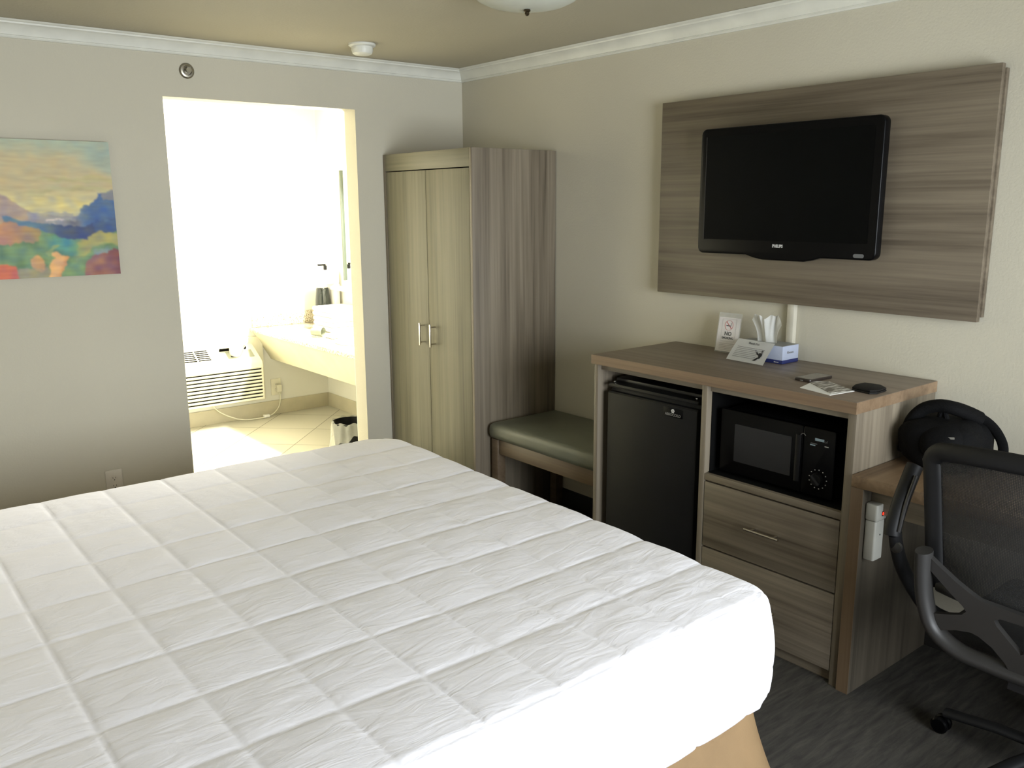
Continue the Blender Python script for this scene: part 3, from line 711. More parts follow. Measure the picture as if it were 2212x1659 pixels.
# ------------------------------------------------------------------ backpack on the desk
R = (-0.25, -3.06, 0.784)
t = thing('backpack', 'black backpack with curved shoulder strap slumped on the desk', 'backpack', R)
def blobby(b, c, rx, ry, rz, p, amp, seed, flat=None, nu=48, nv=32, tilt=0.0):
    """superellipsoid with soft dents"""
    c = Vector(c)
    def f(u, v):
        th = u*2*math.pi; ph_ = (v-0.5)*math.pi
        sg = lambda x, e: math.copysign(abs(x)**e, x)
        q = Vector((rx*sg(math.cos(ph_), p)*sg(math.cos(th), p), ry*sg(math.cos(ph_), p)*sg(math.sin(th), p), rz*sg(math.sin(ph_), p)))
        d = noise.noise(q*9 + Vector((seed, 0, 0)))*amp + noise.noise(q*24 + Vector((0, seed, 0)))*amp*0.35
        n = q.normalized()
        q = q + n*d
        q.x += tilt*q.z
        z = c.z + q.z
        if flat is not None and z < flat: z = flat
        return (c.x+q.x, c.y+q.y, z)
    b.grid(f, nu, nv)
    bmesh.ops.remove_doubles(b.bm, verts=b.bm.verts, dist=0.0008)
    bmesh.ops.recalc_face_normals(b.bm, faces=b.bm.faces)
b = MB(R); blobby(b, (-0.215, -3.078, 0.868), 0.135, 0.130, 0.088, 0.66, 0.014, 3.1, flat=0.786); b.obj('main_compartment', 'backpack', t, smooth=70)
b = MB(R); blobby(b, (-0.250, -3.110, 0.888), 0.115, 0.082, 0.066, 0.7, 0.010, 8.4); fp = b.obj('front_pocket', 'backpack', t, smooth=70)
b = MB(R); b.sweep([(-0.352, -3.139, 0.916), (-0.349, -3.163, 0.919)], [(0.001, 0.0035), (0.001, -0.0035), (-0.001, -0.0035), (-0.001, 0.0035)], ref=(-1, 0, 0)); b.obj('logo_tag', 'grey_mark', fp)
def padsec(w, h, n=12): return [(h*math.cos(2*math.pi*k/n), w*math.sin(2*math.pi*k/n)) for k in range(n)]
b = MB(R)
b.sweep(bez([(-0.27, -2.965, 0.822), (-0.27, -2.968, 0.86), (-0.265, -2.980, 0.93), (-0.255, -3.010, 0.974), (-0.245, -3.058, 0.994), (-0.235, -3.10, 0.992), (-0.20, -3.135, 0.975), (-0.17, -3.165, 0.955)], 8), [(q[1], q[0]) for q in padsec(0.030, 0.022)], ref=(1, 0, 0))
b.obj('padded_strap', 'backpack', t, smooth=60)
b = MB(R)
b.sweep(bez([(-0.185, -3.145, 0.970), (-0.16, -3.180, 0.948), (-0.15, -3.212, 0.915), (-0.15, -3.236, 0.870), (-0.15, -3.232, 0.825), (-0.16, -3.20, 0.795)], 8), [(q[1], q[0]) for q in padsec(0.006, 0.017)], ref=(1, 0, 0))
b.obj('webbing_strap', 'strap', t, smooth=60)
b = MB(R); b.tube(bez([(-0.24, -3.060, 0.950), (-0.245, -3.068, 0.975), (-0.245, -3.078, 0.980), (-0.24, -3.085, 0.950)], 6), 0.009, 8); b.obj('carry_handle', 'strap', t)

# ------------------------------------------------------------------ office chair
R = (-0.52, -3.600, 0)
t = thing('office_chair', 'dark mesh-back office chair with flipped-up armrests at the desk', 'office chair', R, math.radians(0))
def bx_(y, z):   # x of the backrest surface (local), reclined and curved
    return -0.285 + 0.02*0 - 0.10*((z-0.42)/0.6)**1.2*0.45 + 0.05*(y/0.27)**2*0.9 - 0.02
def half(z):     # half width of the mesh at height z
    return 0.256 + 0.036*(z-0.60)/0.40
zt, zb = 1.005, 0.605
def loopf(inset=0.0, n=10):
    P = []
    r = 0.05
    for z in np.linspace(zb, zt-r, n): P.append((half(z)-inset, z))
    for k in range(1, 7):
        a = math.radians(90*k/7); P.append((half(zt)-inset-r + r*math.cos(a), zt-r + r*math.sin(a)))
    for y in np.linspace(half(zt)-r-0.02, -(half(zt)-r-0.02), n): P.append((y, zt + 0.020*(1-(y/0.25)**2)))
    for k in range(6, 0, -1):
        a = math.radians(90*k/7); P.append((-(half(zt)-inset-r + r*math.cos(a)), zt-r + r*math.sin(a)))
    for z in np.linspace(zt-r, zb, n): P.append((-(half(z)-inset), z))
    return P
path = [(bx_(y, z), y, z) for y, z in loopf()]
b = MB(); b.sweep(path, [(0.013*math.cos(a), 0.027*math.sin(a)) for a in [k*math.pi/6 for k in range(12)]], ref=(1, 0, 0), cap=True); b.obj('back_frame', 'chair_dark', t, smooth=60)
def mf(u, v):
    z = zb - 0.004 + (zt + 0.004 - zb)*v; y = (2*u-1)*(half(z)-0.004)
    zz = z + (0.018*(1-(y/0.25)**2))*v
    return (bx_(y, zz) + 0.004, y, zz)
b = MB(); b.grid(mf, 24, 24, 0.0015); b.obj('back_mesh', 'mesh_fabric', t, smooth=60)
b = MB(); b.sweep([(bx_(y, zb) - 0.003, y, zb + 0.004) for y in np.linspace(-0.248, 0.248, 15)], [(0.010*math.cos(a), 0.016*math.sin(a)) for a in [k*math.pi/5 for k in range(10)]], ref=(1, 0, 0)); b.obj('back_crossbar', 'chair_plastic', t, smooth=60)
# lower support: U loop + arms meeting at two junctions and the bottom centre
UB = bez([(-0.352, 0.262, 0.730), (-0.345, 0.262, 0.665), (-0.335, 0.254, 0.58), (-0.325, 0.228, 0.505), (-0.318, 0.165, 0.462), (-0.312, 0.08, 0.452), (-0.310, 0, 0.450),
          (-0.312, -0.080, 0.452), (-0.318, -0.165, 0.462), (-0.325, -0.228, 0.505), (-0.335, -0.254, 0.58), (-0.345, -0.262, 0.665), (-0.352, -0.262, 0.730)], 6)
b = MB(); b.sweep(UB, [(0.030*math.cos(a), 0.022*math.sin(a)) for a in [k*math.pi/6 for k in range(12)]], ref=(1, 0, 0)); sup = b.obj('back_support', 'chair_plastic', t, smooth=60)
def arm(b, A, B, w0, w1, th=0.009):
    A = Vector(A); B = Vector(B); n = 6
    b.sweep([A.lerp(B, k/n) for k in range(n+1)], [(th, 1), (th*0.4, 1.25), (-th*0.4, 1.25), (-th, 1), (-th, -1), (-th*0.4, -1.25), (th*0.4, -1.25), (th, -1)], ref=(1, 0, 0))
half_web = [(0.0, 0.632), (0.109, 0.636), (0.140, 0.650), (0.174, 0.668), (0.215, 0.695), (0.252, 0.720), (0.258, 0.690), (0.230, 0.667), (0.186, 0.630), (0.150, 0.602), (0.141, 0.590), (0.152, 0.577), (0.180, 0.566), (0.222, 0.553), (0.256, 0.548),
            (0.250, 0.500), (0.205, 0.508), (0.165, 0.525), (0.125, 0.534), (0.105, 0.530), (0.070, 0.512), (0.035, 0.480), (0.020, 0.455), (0.0, 0.452)]
hole = [(0.0, 0.604), (0.055, 0.602), (0.070, 0.592), (0.062, 0.578), (0.035, 0.552), (0.0, 0.520)]
for s in (1, -1):
    b = MB()
    # outline of one half of the web, the central hole cut in from the middle line
    out = [(s*y, z) for y, z in half_web] + [(s*y, z) for y, z in hole[::-1]]
    b.prism(out, 'x', -0.338, -0.318)
    for v in b.bm.verts: v.co.x += -0.10*(v.co.z-0.55)*0.9
    b.obj('support_arm', 'chair_plastic', sup, smooth=30)
# seat
b = MB(); b.box(-0.235, 0.235, -0.245, 0.245, 0.425, 0.500, 0.032, 6)
b.obj('seat', 'chair_fabric', t, smooth=60)
b = MB(); b.box(-0.20, 0.18, -0.20, 0.20, 0.408, 0.4248, 0.006); b.box(-0.11, 0.11, -0.09, 0.09, 0.36, 0.408, 0.01); b.obj('seat_pan', 'chair_dark', t)
b = MB(); b.sweep([(-0.10, 0, 0.385), (-0.22, 0, 0.385), (-0.295, 0, 0.405)], [(0.010, 0.035), (0.010, -0.035), (-0.010, -0.035), (-0.010, 0.035)], ref=(0, 0, 1)); b.obj('back_bracket', 'chair_dark', t)
for s in (1, -1):
    # flipped-up armrest: pad stands upright beside the back
    b = MB()
    sec = [(y_, x_) for x_, y_ in padsec(0.024, 0.024, 14)]
    b.sweep(bez([(-0.292, s*0.384, 0.722), (-0.285, s*0.386, 0.750), (-0.252, s*0.386, 0.82), (-0.212, s*0.382, 0.895), (-0.200, s*0.380, 0.915)], 5), sec, ref=(0, 1, 0))
    ar = b.obj('armrest', 'chair_dark', t, smooth=60)
    b = MB(); b.tube(bez([(-0.302, s*0.362, 0.740), (-0.272, s*0.362, 0.82), (-0.232, s*0.360, 0.895)], 5), 0.005, 8); b.obj('pad_edge', 'chair_plastic', ar)
    b = MB(); b.sweep(bez([(-0.288, s*0.378, 0.728), (-0.278, s*0.376, 0.69), (-0.250, s*0.368, 0.62), (-0.190, s*0.350, 0.53), (-0.125, s*0.31, 0.445), (-0.06, s*0.21, 0.412)], 5), padsec(0.026, 0.016, 12), ref=(0, 1, 0)); b.obj('arm_bracket', 'chair_dark', t, smooth=60)
    b = MB(); b.lathe([(0, 0), (0.017, 0), (0.017, 0.010), (0.010, 0.014), (0, 0.014)], (-0.290, s*0.368, 0.690), (-1, 0, 0), 16); b.obj('pivot', 'chair_plastic', t)
b = MB(); b.lathe([(0, 0.12), (0.026, 0.12), (0.026, 0.25), (0.016, 0.25), (0.016, 0.36), (0, 0.36)], (0, 0, 0), (0, 0, 1), 20); b.obj('gas_column', 'chair_dark', t)
b = MB(); b.lathe([(0, 0.075), (0.045, 0.075), (0.048, 0.115), (0.03, 0.125), (0, 0.125)], (0, 0, 0), (0, 0, 1), 24); b.obj('base_hub', 'chair_dark', t)
for k in range(5):
    a = math.radians(90 + 72*k); ca, sa = math.cos(a), math.sin(a)
    b = MB(); b.sweep([(ca*0.03, sa*0.03, 0.098), (ca*0.15, sa*0.15, 0.094), (ca*0.305, sa*0.305, 0.072)], padsec(0.022, 0.014, 10), ref=(0, 0, 1)); lg = b.obj('leg', 'chair_dark', t, smooth=60)
    b = MB()
    for s in (-1, 1):
        c = Vector((ca*0.315 - sa*s*0.014, sa*0.315 + ca*s*0.014, 0.0275))
        b.lathe([(0, -0.008), (0.022, -0.008), (0.027, -0.004), (0.027, 0.004), (0.022, 0.008), (0, 0.008)], c, (-sa, ca, 0), 20)
    b.tube([(ca*0.305, sa*0.305, 0.03), (ca*0.305, sa*0.305, 0.072)], 0.006, 8)
    b.obj('caster', 'black_gloss', lg)

# ------------------------------------------------------------------ bed and comforter
BZ = 0.672
BX0, BX1, BYN, BYF = -3.40, -1.372, -3.150, -1.205   # head, foot, near side, far side (of the flat top)
R = (-2.35, -2.18, 0)
t = thing('bed', 'king bed with a tan bed skirt under the white comforter', 'bed', R)
b = MB(R); b.box(BX0-0.05, BX1+0.030, BYN+0.012, BYF+0.035, 0.385, BZ-0.035, 0.05, 5); b.obj('mattress', 'mattress', t, smooth=60)
b = MB(R); b.box(BX0-0.05, BX1, BYN, BYF, 0.16, 0.384, 0.01); b.obj('box_spring', 'mattress', t)
def skirt(u, v):
    # rounded rectangle outline walked by u, dropping by v
    L = [(BX0-0.05, BYN+0.010), (BX1+0.045, BYN+0.010), (BX1+0.045, BYF+0.040), (BX0-0.05, BYF+0.040)]
    r = 0.06; segs = []
    a = 0.0
    w_ = L[1][0]-L[0][0]-r; h_ = L[2][1]-L[1][1]-2*r; q = math.pi*r/2
    tot = w_+q+h_+q+w_; d = u*tot
    if d < w_: x, y, nx, ny = L[0][0]+d, L[0][1], 0, -1
    elif d < w_+q:
        a = (d-w_)/r - math.pi/2; x, y, nx, ny = L[1][0]-r+r*math.cos(a), L[1][1]+r+r*math.sin(a), math.cos(a), math.sin(a)
    elif d < w_+q+h_: x, y, nx, ny = L[1][0], L[1][1]+r+(d-w_-q), 1, 0
    elif d < w_+2*q+h_:
        a = (d-w_-q-h_)/r; x, y, nx, ny = L[2][0]-r+r*math.cos(a), L[2][1]-r+r*math.sin(a), math.cos(a), math.sin(a)
    else: x, y, nx, ny = L[2][0]-(d-w_-2*q-h_)-r, L[2][1], 0, 1
    fl = 0.150*v**1.6 + (0.012*math.sin(d*17) + 0.006*math.sin(d*41+1))*v*v
    return (x+nx*fl, y+ny*fl, 0.44-v*0.43)
b = MB(R); b.grid(skirt, 420, 14, 0.002); b.obj('bed_skirt', 'skirt', t, smooth=60)

# comforter: one quilted sheet laid over the mattress, rolled over the edges and hanging
R = (-2.35, -2.18, BZ)
HANG = 0.312; rad = 0.036
cx0, cx1, cy0, cy1 = BX0, BX1+0.04, BYN+0.012, BYF+0.055
def comf(s_, t_):
    c1 = cx1 + 0.055*(t_-cy0)/(cy1-cy0)
    rc = 0.045 + 0.10*max(0, min(1, (t_-cy0)/(cy1-cy0)))
    px = max(0.0, s_-(c1-rc)); py = 0.0
    if t_ < cy0+rc: py = t_-(cy0+rc)
    elif t_ > cy1-rc: py = t_-(cy1-rc)
    bx, by = min(s_, c1-rc), min(max(t_, cy0+rc), cy1-rc)
    ro = max(px, abs(py)); L_ = math.hypot(px, py)
    dx, dy = (px/L_, py/L_) if L_ > 0 else (0.0, 0.0)
    ex, ey = px, py
    m_ = ro-rc
    if m_ <= 0: bx += dx*ro; by += dy*ro
    else: bx += dx*rc; by += dy*rc
    # quilting: puffs between stitch lines 0.20 x 0.223 apart
    fu = ((s_+1.640)/0.2005) % 1.0; fv = ((t_+2.030)/0.2235) % 1.0
    du = min(fu, 1-fu)*0.2005; dv = min(fv, 1-fv)*0.2235
    pu = 0.55*(1-math.exp(-du/0.0045)) + 0.45*(1-math.exp(-du/0.028)); pv = 0.55*(1-math.exp(-dv/0.0045)) + 0.45*(1-math.exp(-dv/0.030))
    big = 0.5+0.5*noise.noise(Vector((s_*1.1, t_*1.1, 3)))
    A = 0.0062 + 0.003*big
    h = A*(pu*pv)*(0.75+0.25*(math.sin(math.pi*fu)*math.sin(math.pi*fv)))
    # gathers running away from the stitches
    g = noise.noise(Vector((s_*7, t_*21, 1.7)))*0.0020 + noise.noise(Vector((s_*26+t_*9, t_*11-s_*5, 5)))*0.0012
    g *= (0.35 + 0.65*max(0, noise.noise(Vector((s_*1.6+4, t_*1.6, 9)))*1.6+0.4))
    h += g*min(1, du/0.01)*min(1, dv/0.01)
    low = 0.006*noise.noise(Vector((s_*1.7, t_*1.7, 0)))
    if m_ <= 1e-9: return (bx, by, BZ + h + low)
    q = math.pi/2*rad
    if m_ < q:
        a = m_/rad; out, dn = rad*math.sin(a), rad*(1-math.cos(a)); nr, nz = math.sin(a), math.cos(a)
    else:
        e = m_-q; k = e/(HANG)
        out, dn = rad + 0.028*math.sin(min(1, k)*2.4) - 0.02*k*k, rad + e; nr, nz = 1.0, 0.1
        fold = noise.noise(Vector(((bx+dx*0.3)*5.0, (by+dy*0.3)*5.0, dx*1.5)))
        out += 0.022*k*fold
    lift = 0.0
    if ex > 0 and ey != 0: lift = 0.060*(abs(dx*dy)*2)*min(1, m_/HANG)
    h2 = h*(1.25 if m_ > q else 1.0)
    return (bx + dx*(out + nr*h2), by + dy*(out + nr*h2), BZ - dn + nz*(h2+low) + lift*0.6)
b = MB(R)
s0, s1, t0, t1 = cx0-0.02, cx1+0.055+HANG, cy0-HANG, cy1+HANG
ns, nt_ = 400, 440
V = []
for i in range(ns+1):
    V.append([b._v(comf(s0+(s1-s0)*i/ns, t0+(t1-t0)*j/nt_)) for j in range(nt_+1)])
for i in range(ns):
    for j in range(nt_): b.bm.faces.new((V[i][j], V[i+1][j], V[i+1][j+1], V[i][j+1]))
co = b.obj('comforter', 'quilt', smooth=0)
co.data.polygons.foreach_set('use_smooth', [True]*len(co.data.polygons))
md = co.modifiers.new('thickness', 'SOLIDIFY'); md.thickness = 0.010; md.offset = -1
tag(co, 'white box-stitched quilted comforter spread over the bed', 'comforter')

# ------------------------------------------------------------------ painting
px0, px1, pz0, pz1, pd = -2.915, -2.015, 1.360, 1.956, 0.03
def art(s, v):
    """s: 0..1 over the visible right-hand part (runs negative to the left), v: 0 top .. 1 bottom -> colour"""
    w1 = noise.noise(Vector((s*3.1, v*3.1, 2)))*0.05; w2 = noise.noise(Vector((s*9, v*14, 5)))*0.028 + noise.noise(Vector((s*24, v*38, 8)))*0.014; w3 = noise.noise(Vector((s*5, v*40, 7)))
    S_, V_ = s+w1+w2, v+w1*0.7+w2
    def mix(a, c, k): return tuple(x*(1-k)+y*k for x, y in zip(a, c))
    def sm(a, c, x):
        k = min(1, max(0, (x-a)/(c-a))); return k*k*(3-2*k)
    # sky
    col = (172, 182, 160)
    col = mix(col, (196, 180, 140), sm(0.05, 0.25, V_ + 0.10*(1-S_)*1.0 - 0.10*max(0, S_-0.7)*3))
    col = mix(col, (158, 172, 160), sm(0.0, 1.0, 1-abs(S_-0.93)/0.25)*sm(0.0, 1.0, 1-abs(V_-0.10)/0.16)*0.8)
    col = mix(col, (212, 200, 146), sm(0.30, 0.48, V_))
    col = mix(col, (176, 172, 124), sm(0.35, 1.0, 1-abs(V_-0.36-0.02*math.sin(S_*7))/0.05)*0.5*sm(0.1, 0.4, S_))
    col = mix(col, (184, 178, 122), sm(0.2, 1.0, 1-abs(V_-0.29)/0.03)*0.5*sm(0.2, 0.5, S_))
    # pink hills left
    hl = 0.40 + 0.14*sm(0.0, 0.35, S_)
    if V_ > hl: col = mix((176, 154, 140), (150, 148, 144), sm(0.2, 0.5, S_))
    # white flecks
    if V_ > 0.51 and V_ < 0.60 and 0.22 < S_ < 0.6: col = mix(col, (158, 156, 158), 0.7)
    if abs(V_-0.575) < 0.006 and 0.37 < S_ < 0.54: col = (224, 206, 196)
    if abs(V_-0.612) < 0.005 and 0.40 < S_ < 0.46: col = (220, 204, 200)
    # blue mountain right
    hb = 0.56 - 0.20*sm(0.60, 0.99, S_+0.04*math.sin(S_*30)) + 0.02*math.sin(S_*23)
    if S_ > 0.56 and V_ > hb:
        col = mix((150, 158, 152), (74, 104, 148), sm(0.62, 0.80, S_+0.3*(V_-hb)))
        col = mix(col, (50, 60, 104), sm(0.2, 1, 1-math.hypot((S_-0.97)/0.10, (V_-0.585)/0.06)))
        col = mix(col, (92, 88, 112), sm(0.2, 1, 1-math.hypot((S_-0.62)/0.12, (V_-0.60)/0.07))*0.8)
        if S_ > 0.9 and V_ < 0.43: col = (132, 132, 136)
    # blue band
    lo = 0.615 + 0.10*sm(0.2, 0.75, S_); 
    if V_ > 0.565 + 0.06*sm(0.1, 0.6, S_)*(1-sm(0.7, 1.0, S_)):
        col = mix((96, 130, 150), (62, 76, 116), sm(0.25, 0.6, S_)) if S_ > 0.05 else col
        if S_ > 0.8: col = mix(col, (66, 96, 142), 0.7)
    # lower fields
    top = 0.610 + 0.115*sm(0.15, 0.60, S_) - 0.05*sm(0.66, 0.85, S_)
    if V_ > top:
        g = noise.noise(Vector((S_*7, V_*7, 11)))
        col = mix((120, 152, 112), (96, 128, 92), sm(-0.3, 0.4, g))
        col = mix(col, (84, 150, 148), sm(0.15, 0.9, 1-math.hypot((S_-0.50)/0.20, (V_-0.76)/0.14)))
        col = mix(col, (168, 162, 104), sm(0.1, 0.5, 1-abs(V_-(0.72+1.1*(S_-0.86)**2+0.25*max(0, 0.75-S_)))/0.07)*sm(0.55, 0.7, S_))
        col = mix(col, (130, 148, 154), sm(0.1, 0.6, 1-math.hypot((S_-0.86)/0.14, (V_-0.83)/0.05)))
        if S_ < 0.32 and V_ < 0.74: col = mix((190, 138, 112), (160, 140, 104), sm(0.0, 0.35, S_))
        if S_ > 0.68 and V_ > 0.875-0.06*math.sin((S_-0.68)*6): col = mix((156, 108, 98), (124, 70, 76), sm(0.78, 1.0, S_+g*0.2))
        k = S_ - (0.40 + 0.55*(0.99-V_))
        if abs(k) < 0.055 and V_ > 0.84: col = mix((232, 178, 118), (214, 152, 96), sm(0, 0.05, k))
        if math.hypot((S_-0.28)/0.06, (V_-0.90)/0.05) < 1: col = (204, 158, 110)
        if V_ > 0.90 and S_ < 0.08: col = (206, 108, 86)
        if V_ > 0.93 and 0.08 <= S_ < 0.36 and abs(k) > 0.06: col = mix(col, (170, 150, 132), 0.7)
        if abs(S_-0.40-(0.86-V_)*0.5) < 0.02 and 0.76 < V_ < 0.86: col = (140, 160, 110)
    n1 = noise.noise(Vector((s*11+v*6, v*16-s*4, 21)))*1.5; n2 = noise.noise(Vector((s*8, v*60, 4)))
    col = (col[0] + 16*n1, col[1] + 10*n1 + 5*n2, col[2] - 12*n1 + 6*n2) if v > 0.40 else (col[0] + 5*n1, col[1] + 4*n2, col[2] - 5*n1)
    k = 1 + 0.05*w3 + 0.05*n2
    return tuple(min(255, max(0, x*k)) for x in col)
R = (px1, -pd, pz0)
NX, NZ = 300, 200
verts = []; cols = []
for j in range(NZ+1):
    for i in range(NX+1):
        x = px0+(px1-px0)*i/NX; z = pz1-(pz1-pz0)*j/NZ
        verts.append((x-R[0], -pd-R[1], z-R[2]))
        s = 1 - (px1-x)/0.47
        if s < -0.02: s2 = -0.04 - s; s = s2 if s2 < 1 else 2-s2
        cols.append(srgb(*art(s, j/NZ)))
ca = np.array(cols).reshape(NZ+1, NX+1, 4)          # soften the stroke edges a little
for _ in range(3):
    pd_ = np.pad(ca, ((1, 1), (1, 1), (0, 0)), mode='edge')
    ca = (pd_[:-2, 1:-1] + pd_[2:, 1:-1] + pd_[1:-1, :-2] + pd_[1:-1, 2:] + 2*pd_[1:-1, 1:-1])/6
soft = ca.reshape(-1, 4).tolist()
faces = [(j*(NX+1)+i, (j+1)*(NX+1)+i, (j+1)*(NX+1)+i+1, j*(NX+1)+i+1) for j in range(NZ) for i in range(NX)]
me = bpy.data.meshes.new('painted_face'); me.from_pydata(verts, [], faces); me.update()
at = me.color_attributes.new('paint', 'FLOAT_COLOR', 'POINT'); at.data.foreach_set('color', [c for q in soft for c in q])
m = NT('painted_canvas'); an = m.n('ShaderNodeAttribute', attribute_name='paint'); m.l(an.outputs['Color'], m.p.inputs['Base Color'])
m.p.inputs['Roughness'].default_value = 0.6; m.bump(m.noise(m.coords((1, 1, 6)), 60, 3), 0.15, 0.002)
me.materials.append(m.m)
t = thing('landscape_painting', 'unframed canvas painting of colourful abstract hills on the back wall', 'painting', R)
o = bpy.data.objects.new('painted_face', me); COL.objects.link(o); o.parent = t
b = MB(R); b.box(px0, px1, -pd+0.0005, -0.002, pz0, pz1, 0.0005); b.obj('canvas_edge', plain('canvas_wrap', (150, 142, 124), 0.8), t)

# ------------------------------------------------------------------ small wall and ceiling fittings
R = (-1.622, 0, 2.302)
t = thing('fire_sprinkler', 'round chrome sidewall sprinkler on the wall above the doorway', 'sprinkler', R)
b = MB(R); b.lathe([(0.020, -0.001), (0.022, 0.010), (0.030, 0.009), (0.036, 0.003), (0.036, 0.0)], R, (0, -1, 0), 36); b.lathe([(0, 0.001), (0.021, 0.001)], R, (0, -1, 0), 30); b.obj('escutcheon', 'chrome_dark', t)
b = MB(R); b.lathe([(0, 0.0), (0.009, 0.0), (0.009, 0.012), (0.005, 0.014), (0, 0.014)], R, (0, -1, 0), 16)
b.tube([(-1.630, -0.012, 2.302), (-1.628, -0.026, 2.302), (-1.622, -0.034, 2.302)], 0.0016, 6); b.tube([(-1.614, -0.012, 2.302), (-1.616, -0.026, 2.302), (-1.622, -0.034, 2.302)], 0.0016, 6); b.obj('head', 'chrome_dark', t)
b = MB(R); b.lathe([(0, 0.034), (0.012, 0.034), (0.013, 0.036), (0, 0.036)], R, (0, -1, 0), 16); b.box(-1.634, -1.610, -0.046, -0.014, 2.314, 2.3155); b.obj('deflector', 'chrome', t)
R = (-0.905, -0.425, H)
t = thing('smoke_detector', 'round white smoke detector on the ceiling near the back wall', 'smoke detector', R)
b = MB(R); b.lathe([(0, 0.0005), (0.066, 0.0005), (0.066, 0.010), (0.060, 0.014), (0, 0.014)], R, (0, 0, -1), 40); b.obj('mounting_plate', 'trim', t)
b = MB(R); b.lathe([(0.051, 0.0145), (0.053, 0.030), (0.047, 0.046), (0.036, 0.052), (0, 0.053)], R, (0, 0, -1), 40); b.obj('housing', 'trim', t)
R = (-1.005, -1.800, H)
t = thing('ceiling_lamp', 'unlit frosted glass dome ceiling lamp with a dark finial', 'ceiling lamp', R)
b = MB(R); b.lathe([(0, 0.0005), (0.18, 0.0005), (0.185, 0.012), (0.175, 0.02), (0, 0.02)], R, (0, 0, -1), 48); b.obj('base_plate', 'trim', t)
b = MB(R); b.lathe([(0.172, 0.0205), (0.195, 0.022), (0.198, 0.028), (0.180, 0.045), (0.14, 0.063), (0.08, 0.075), (0.02, 0.080), (0, 0.080)], R, (0, 0, -1), 48); b.obj('glass_dome', 'dome_glass', t)
b = MB(R); b.lathe([(0, 0.0805), (0.012, 0.081), (0.013, 0.086), (0.008, 0.090), (0.009, 0.096), (0.004, 0.102), (0, 0.102)], R, (0, 0, -1), 20); b.obj('finial', 'brass_dark', t)
def outlet(name, label, cx, cz, y, w_=0.074, h_=0.120, mat='ivory_plastic'):
    R = (cx, y, cz)
    t = thing(name, label, 'outlet', R)
    b = MB(R); b.prism(rrect(cx-w_/2, cx+w_/2, cz-h_/2, cz+h_/2, 0.006, 3), 'y', y-0.0005, y-0.006, 0.0015); b.obj('cover_plate', mat, t)
    for s in (1, -1):
        zc_ = cz+s*0.0195
        b = MB(R); b.prism(rrect(cx-0.0165, cx+0.0165, zc_-0.0145, zc_+0.0145, 0.011, 5), 'y', y-0.005, y-0.0078); so = b.obj('socket', mat, t)
        b = MB(R); b.box(cx-0.0075, cx-0.0055, y-0.0083, y-0.006, zc_, zc_+0.008); b.box(cx+0.0055, cx+0.0075, y-0.0083, y-0.006, zc_, zc_+0.008)
        b.lathe([(0, 0.0), (0.0026, 0.0), (0.0026, 0.0023), (0, 0.0023)], (cx, y-0.006, zc_-0.0065), (0, -1, 0), 10); b.obj('slot', 'ink', so)
    return t
outlet('wall_outlet', 'pale duplex wall outlet low on the back wall beside the bed', -2.130, 0.352, 0, 0.078, 0.125, mat=plain('wall_coloured_plastic', (206, 200, 186), 0.4))

# ------------------------------------------------------------------ bathroom
# vanity counter
CF, CZ = -0.505, 0.726
R = (BX, 1.2, 0.46)
t = thing('vanity_counter', 'speckled granite vanity counter with slanted cream apron in the bathroom', 'vanity', R)
b = MB(R); b.box(CF, BX-0.001, BY0+0.006, BY1-0.001, CZ-0.030, CZ, 0.003); b.obj('granite_top', 'granite', t)
b = MB(R); b.box(CF+0.02, BX-0.001, BY1-0.022, BY1-0.001, CZ+0.0005, CZ+0.10, 0.002); b.box(BX-0.022, BX-0.001, BY0+0.006, BY1-0.0225, CZ+0.0005, CZ+0.10, 0.002); b.obj('backsplash', 'granite', t)
b = MB(R); b.prism([(CF+0.022, CZ-0.031), (CF+0.040, CZ-0.031), (-0.322, 0.470), (-0.325, 0.455), (-0.343, 0.458)], 'y', BY0+0.006, BY1-0.001); b.obj('slanted_apron', 'apron', t, smooth=0)
b = MB(R); b.box(-0.322, BX-0.001, BY0+0.006, BY1-0.001, 0.455, 0.470); b.obj('underside_panel', 'apron', t)
bc = (-0.17, 0.98, CZ)
b = MB(R); b.lathe([(0.205, 0.0005), (0.212, 0.012), (0.200, 0.014), (0.17, 0.008), (0.10, 0.004), (0, 0.003)], bc, (0, 0, 1), 40); b.obj('sink', 'porcelain', t)
b = MB(R); b.tube(bez([(0.06, 0.98, CZ), (0.06, 0.98, CZ+0.09), (0.02, 0.98, CZ+0.12), (-0.04, 0.98, CZ+0.10)], 6), 0.011, 12); b.tube([(0.06, 0.90, CZ+0.02), (0.06, 1.06, CZ+0.02)], 0.012, 10); b.obj('faucet', 'chrome', t)
# mirror
R = (BX, 1.1, 1.09)
t = thing('vanity_mirror', 'tall bathroom mirror with a thin grey edge above the vanity', 'mirror', R)
b = MB(R); b.box(BX-0.007, BX-0.001, 0.25, 1.800, 1.087, 1.93); b.obj('mirror_glass', 'mirror', t, smooth=0)
b = MB(R); b.box(BX-0.020, BX-0.001, 1.8005, 1.820, 1.085, 1.93, 0.001); b.obj('edge_strip', plain('grey_mirror_edge', (92, 100, 90), 0.3), t)
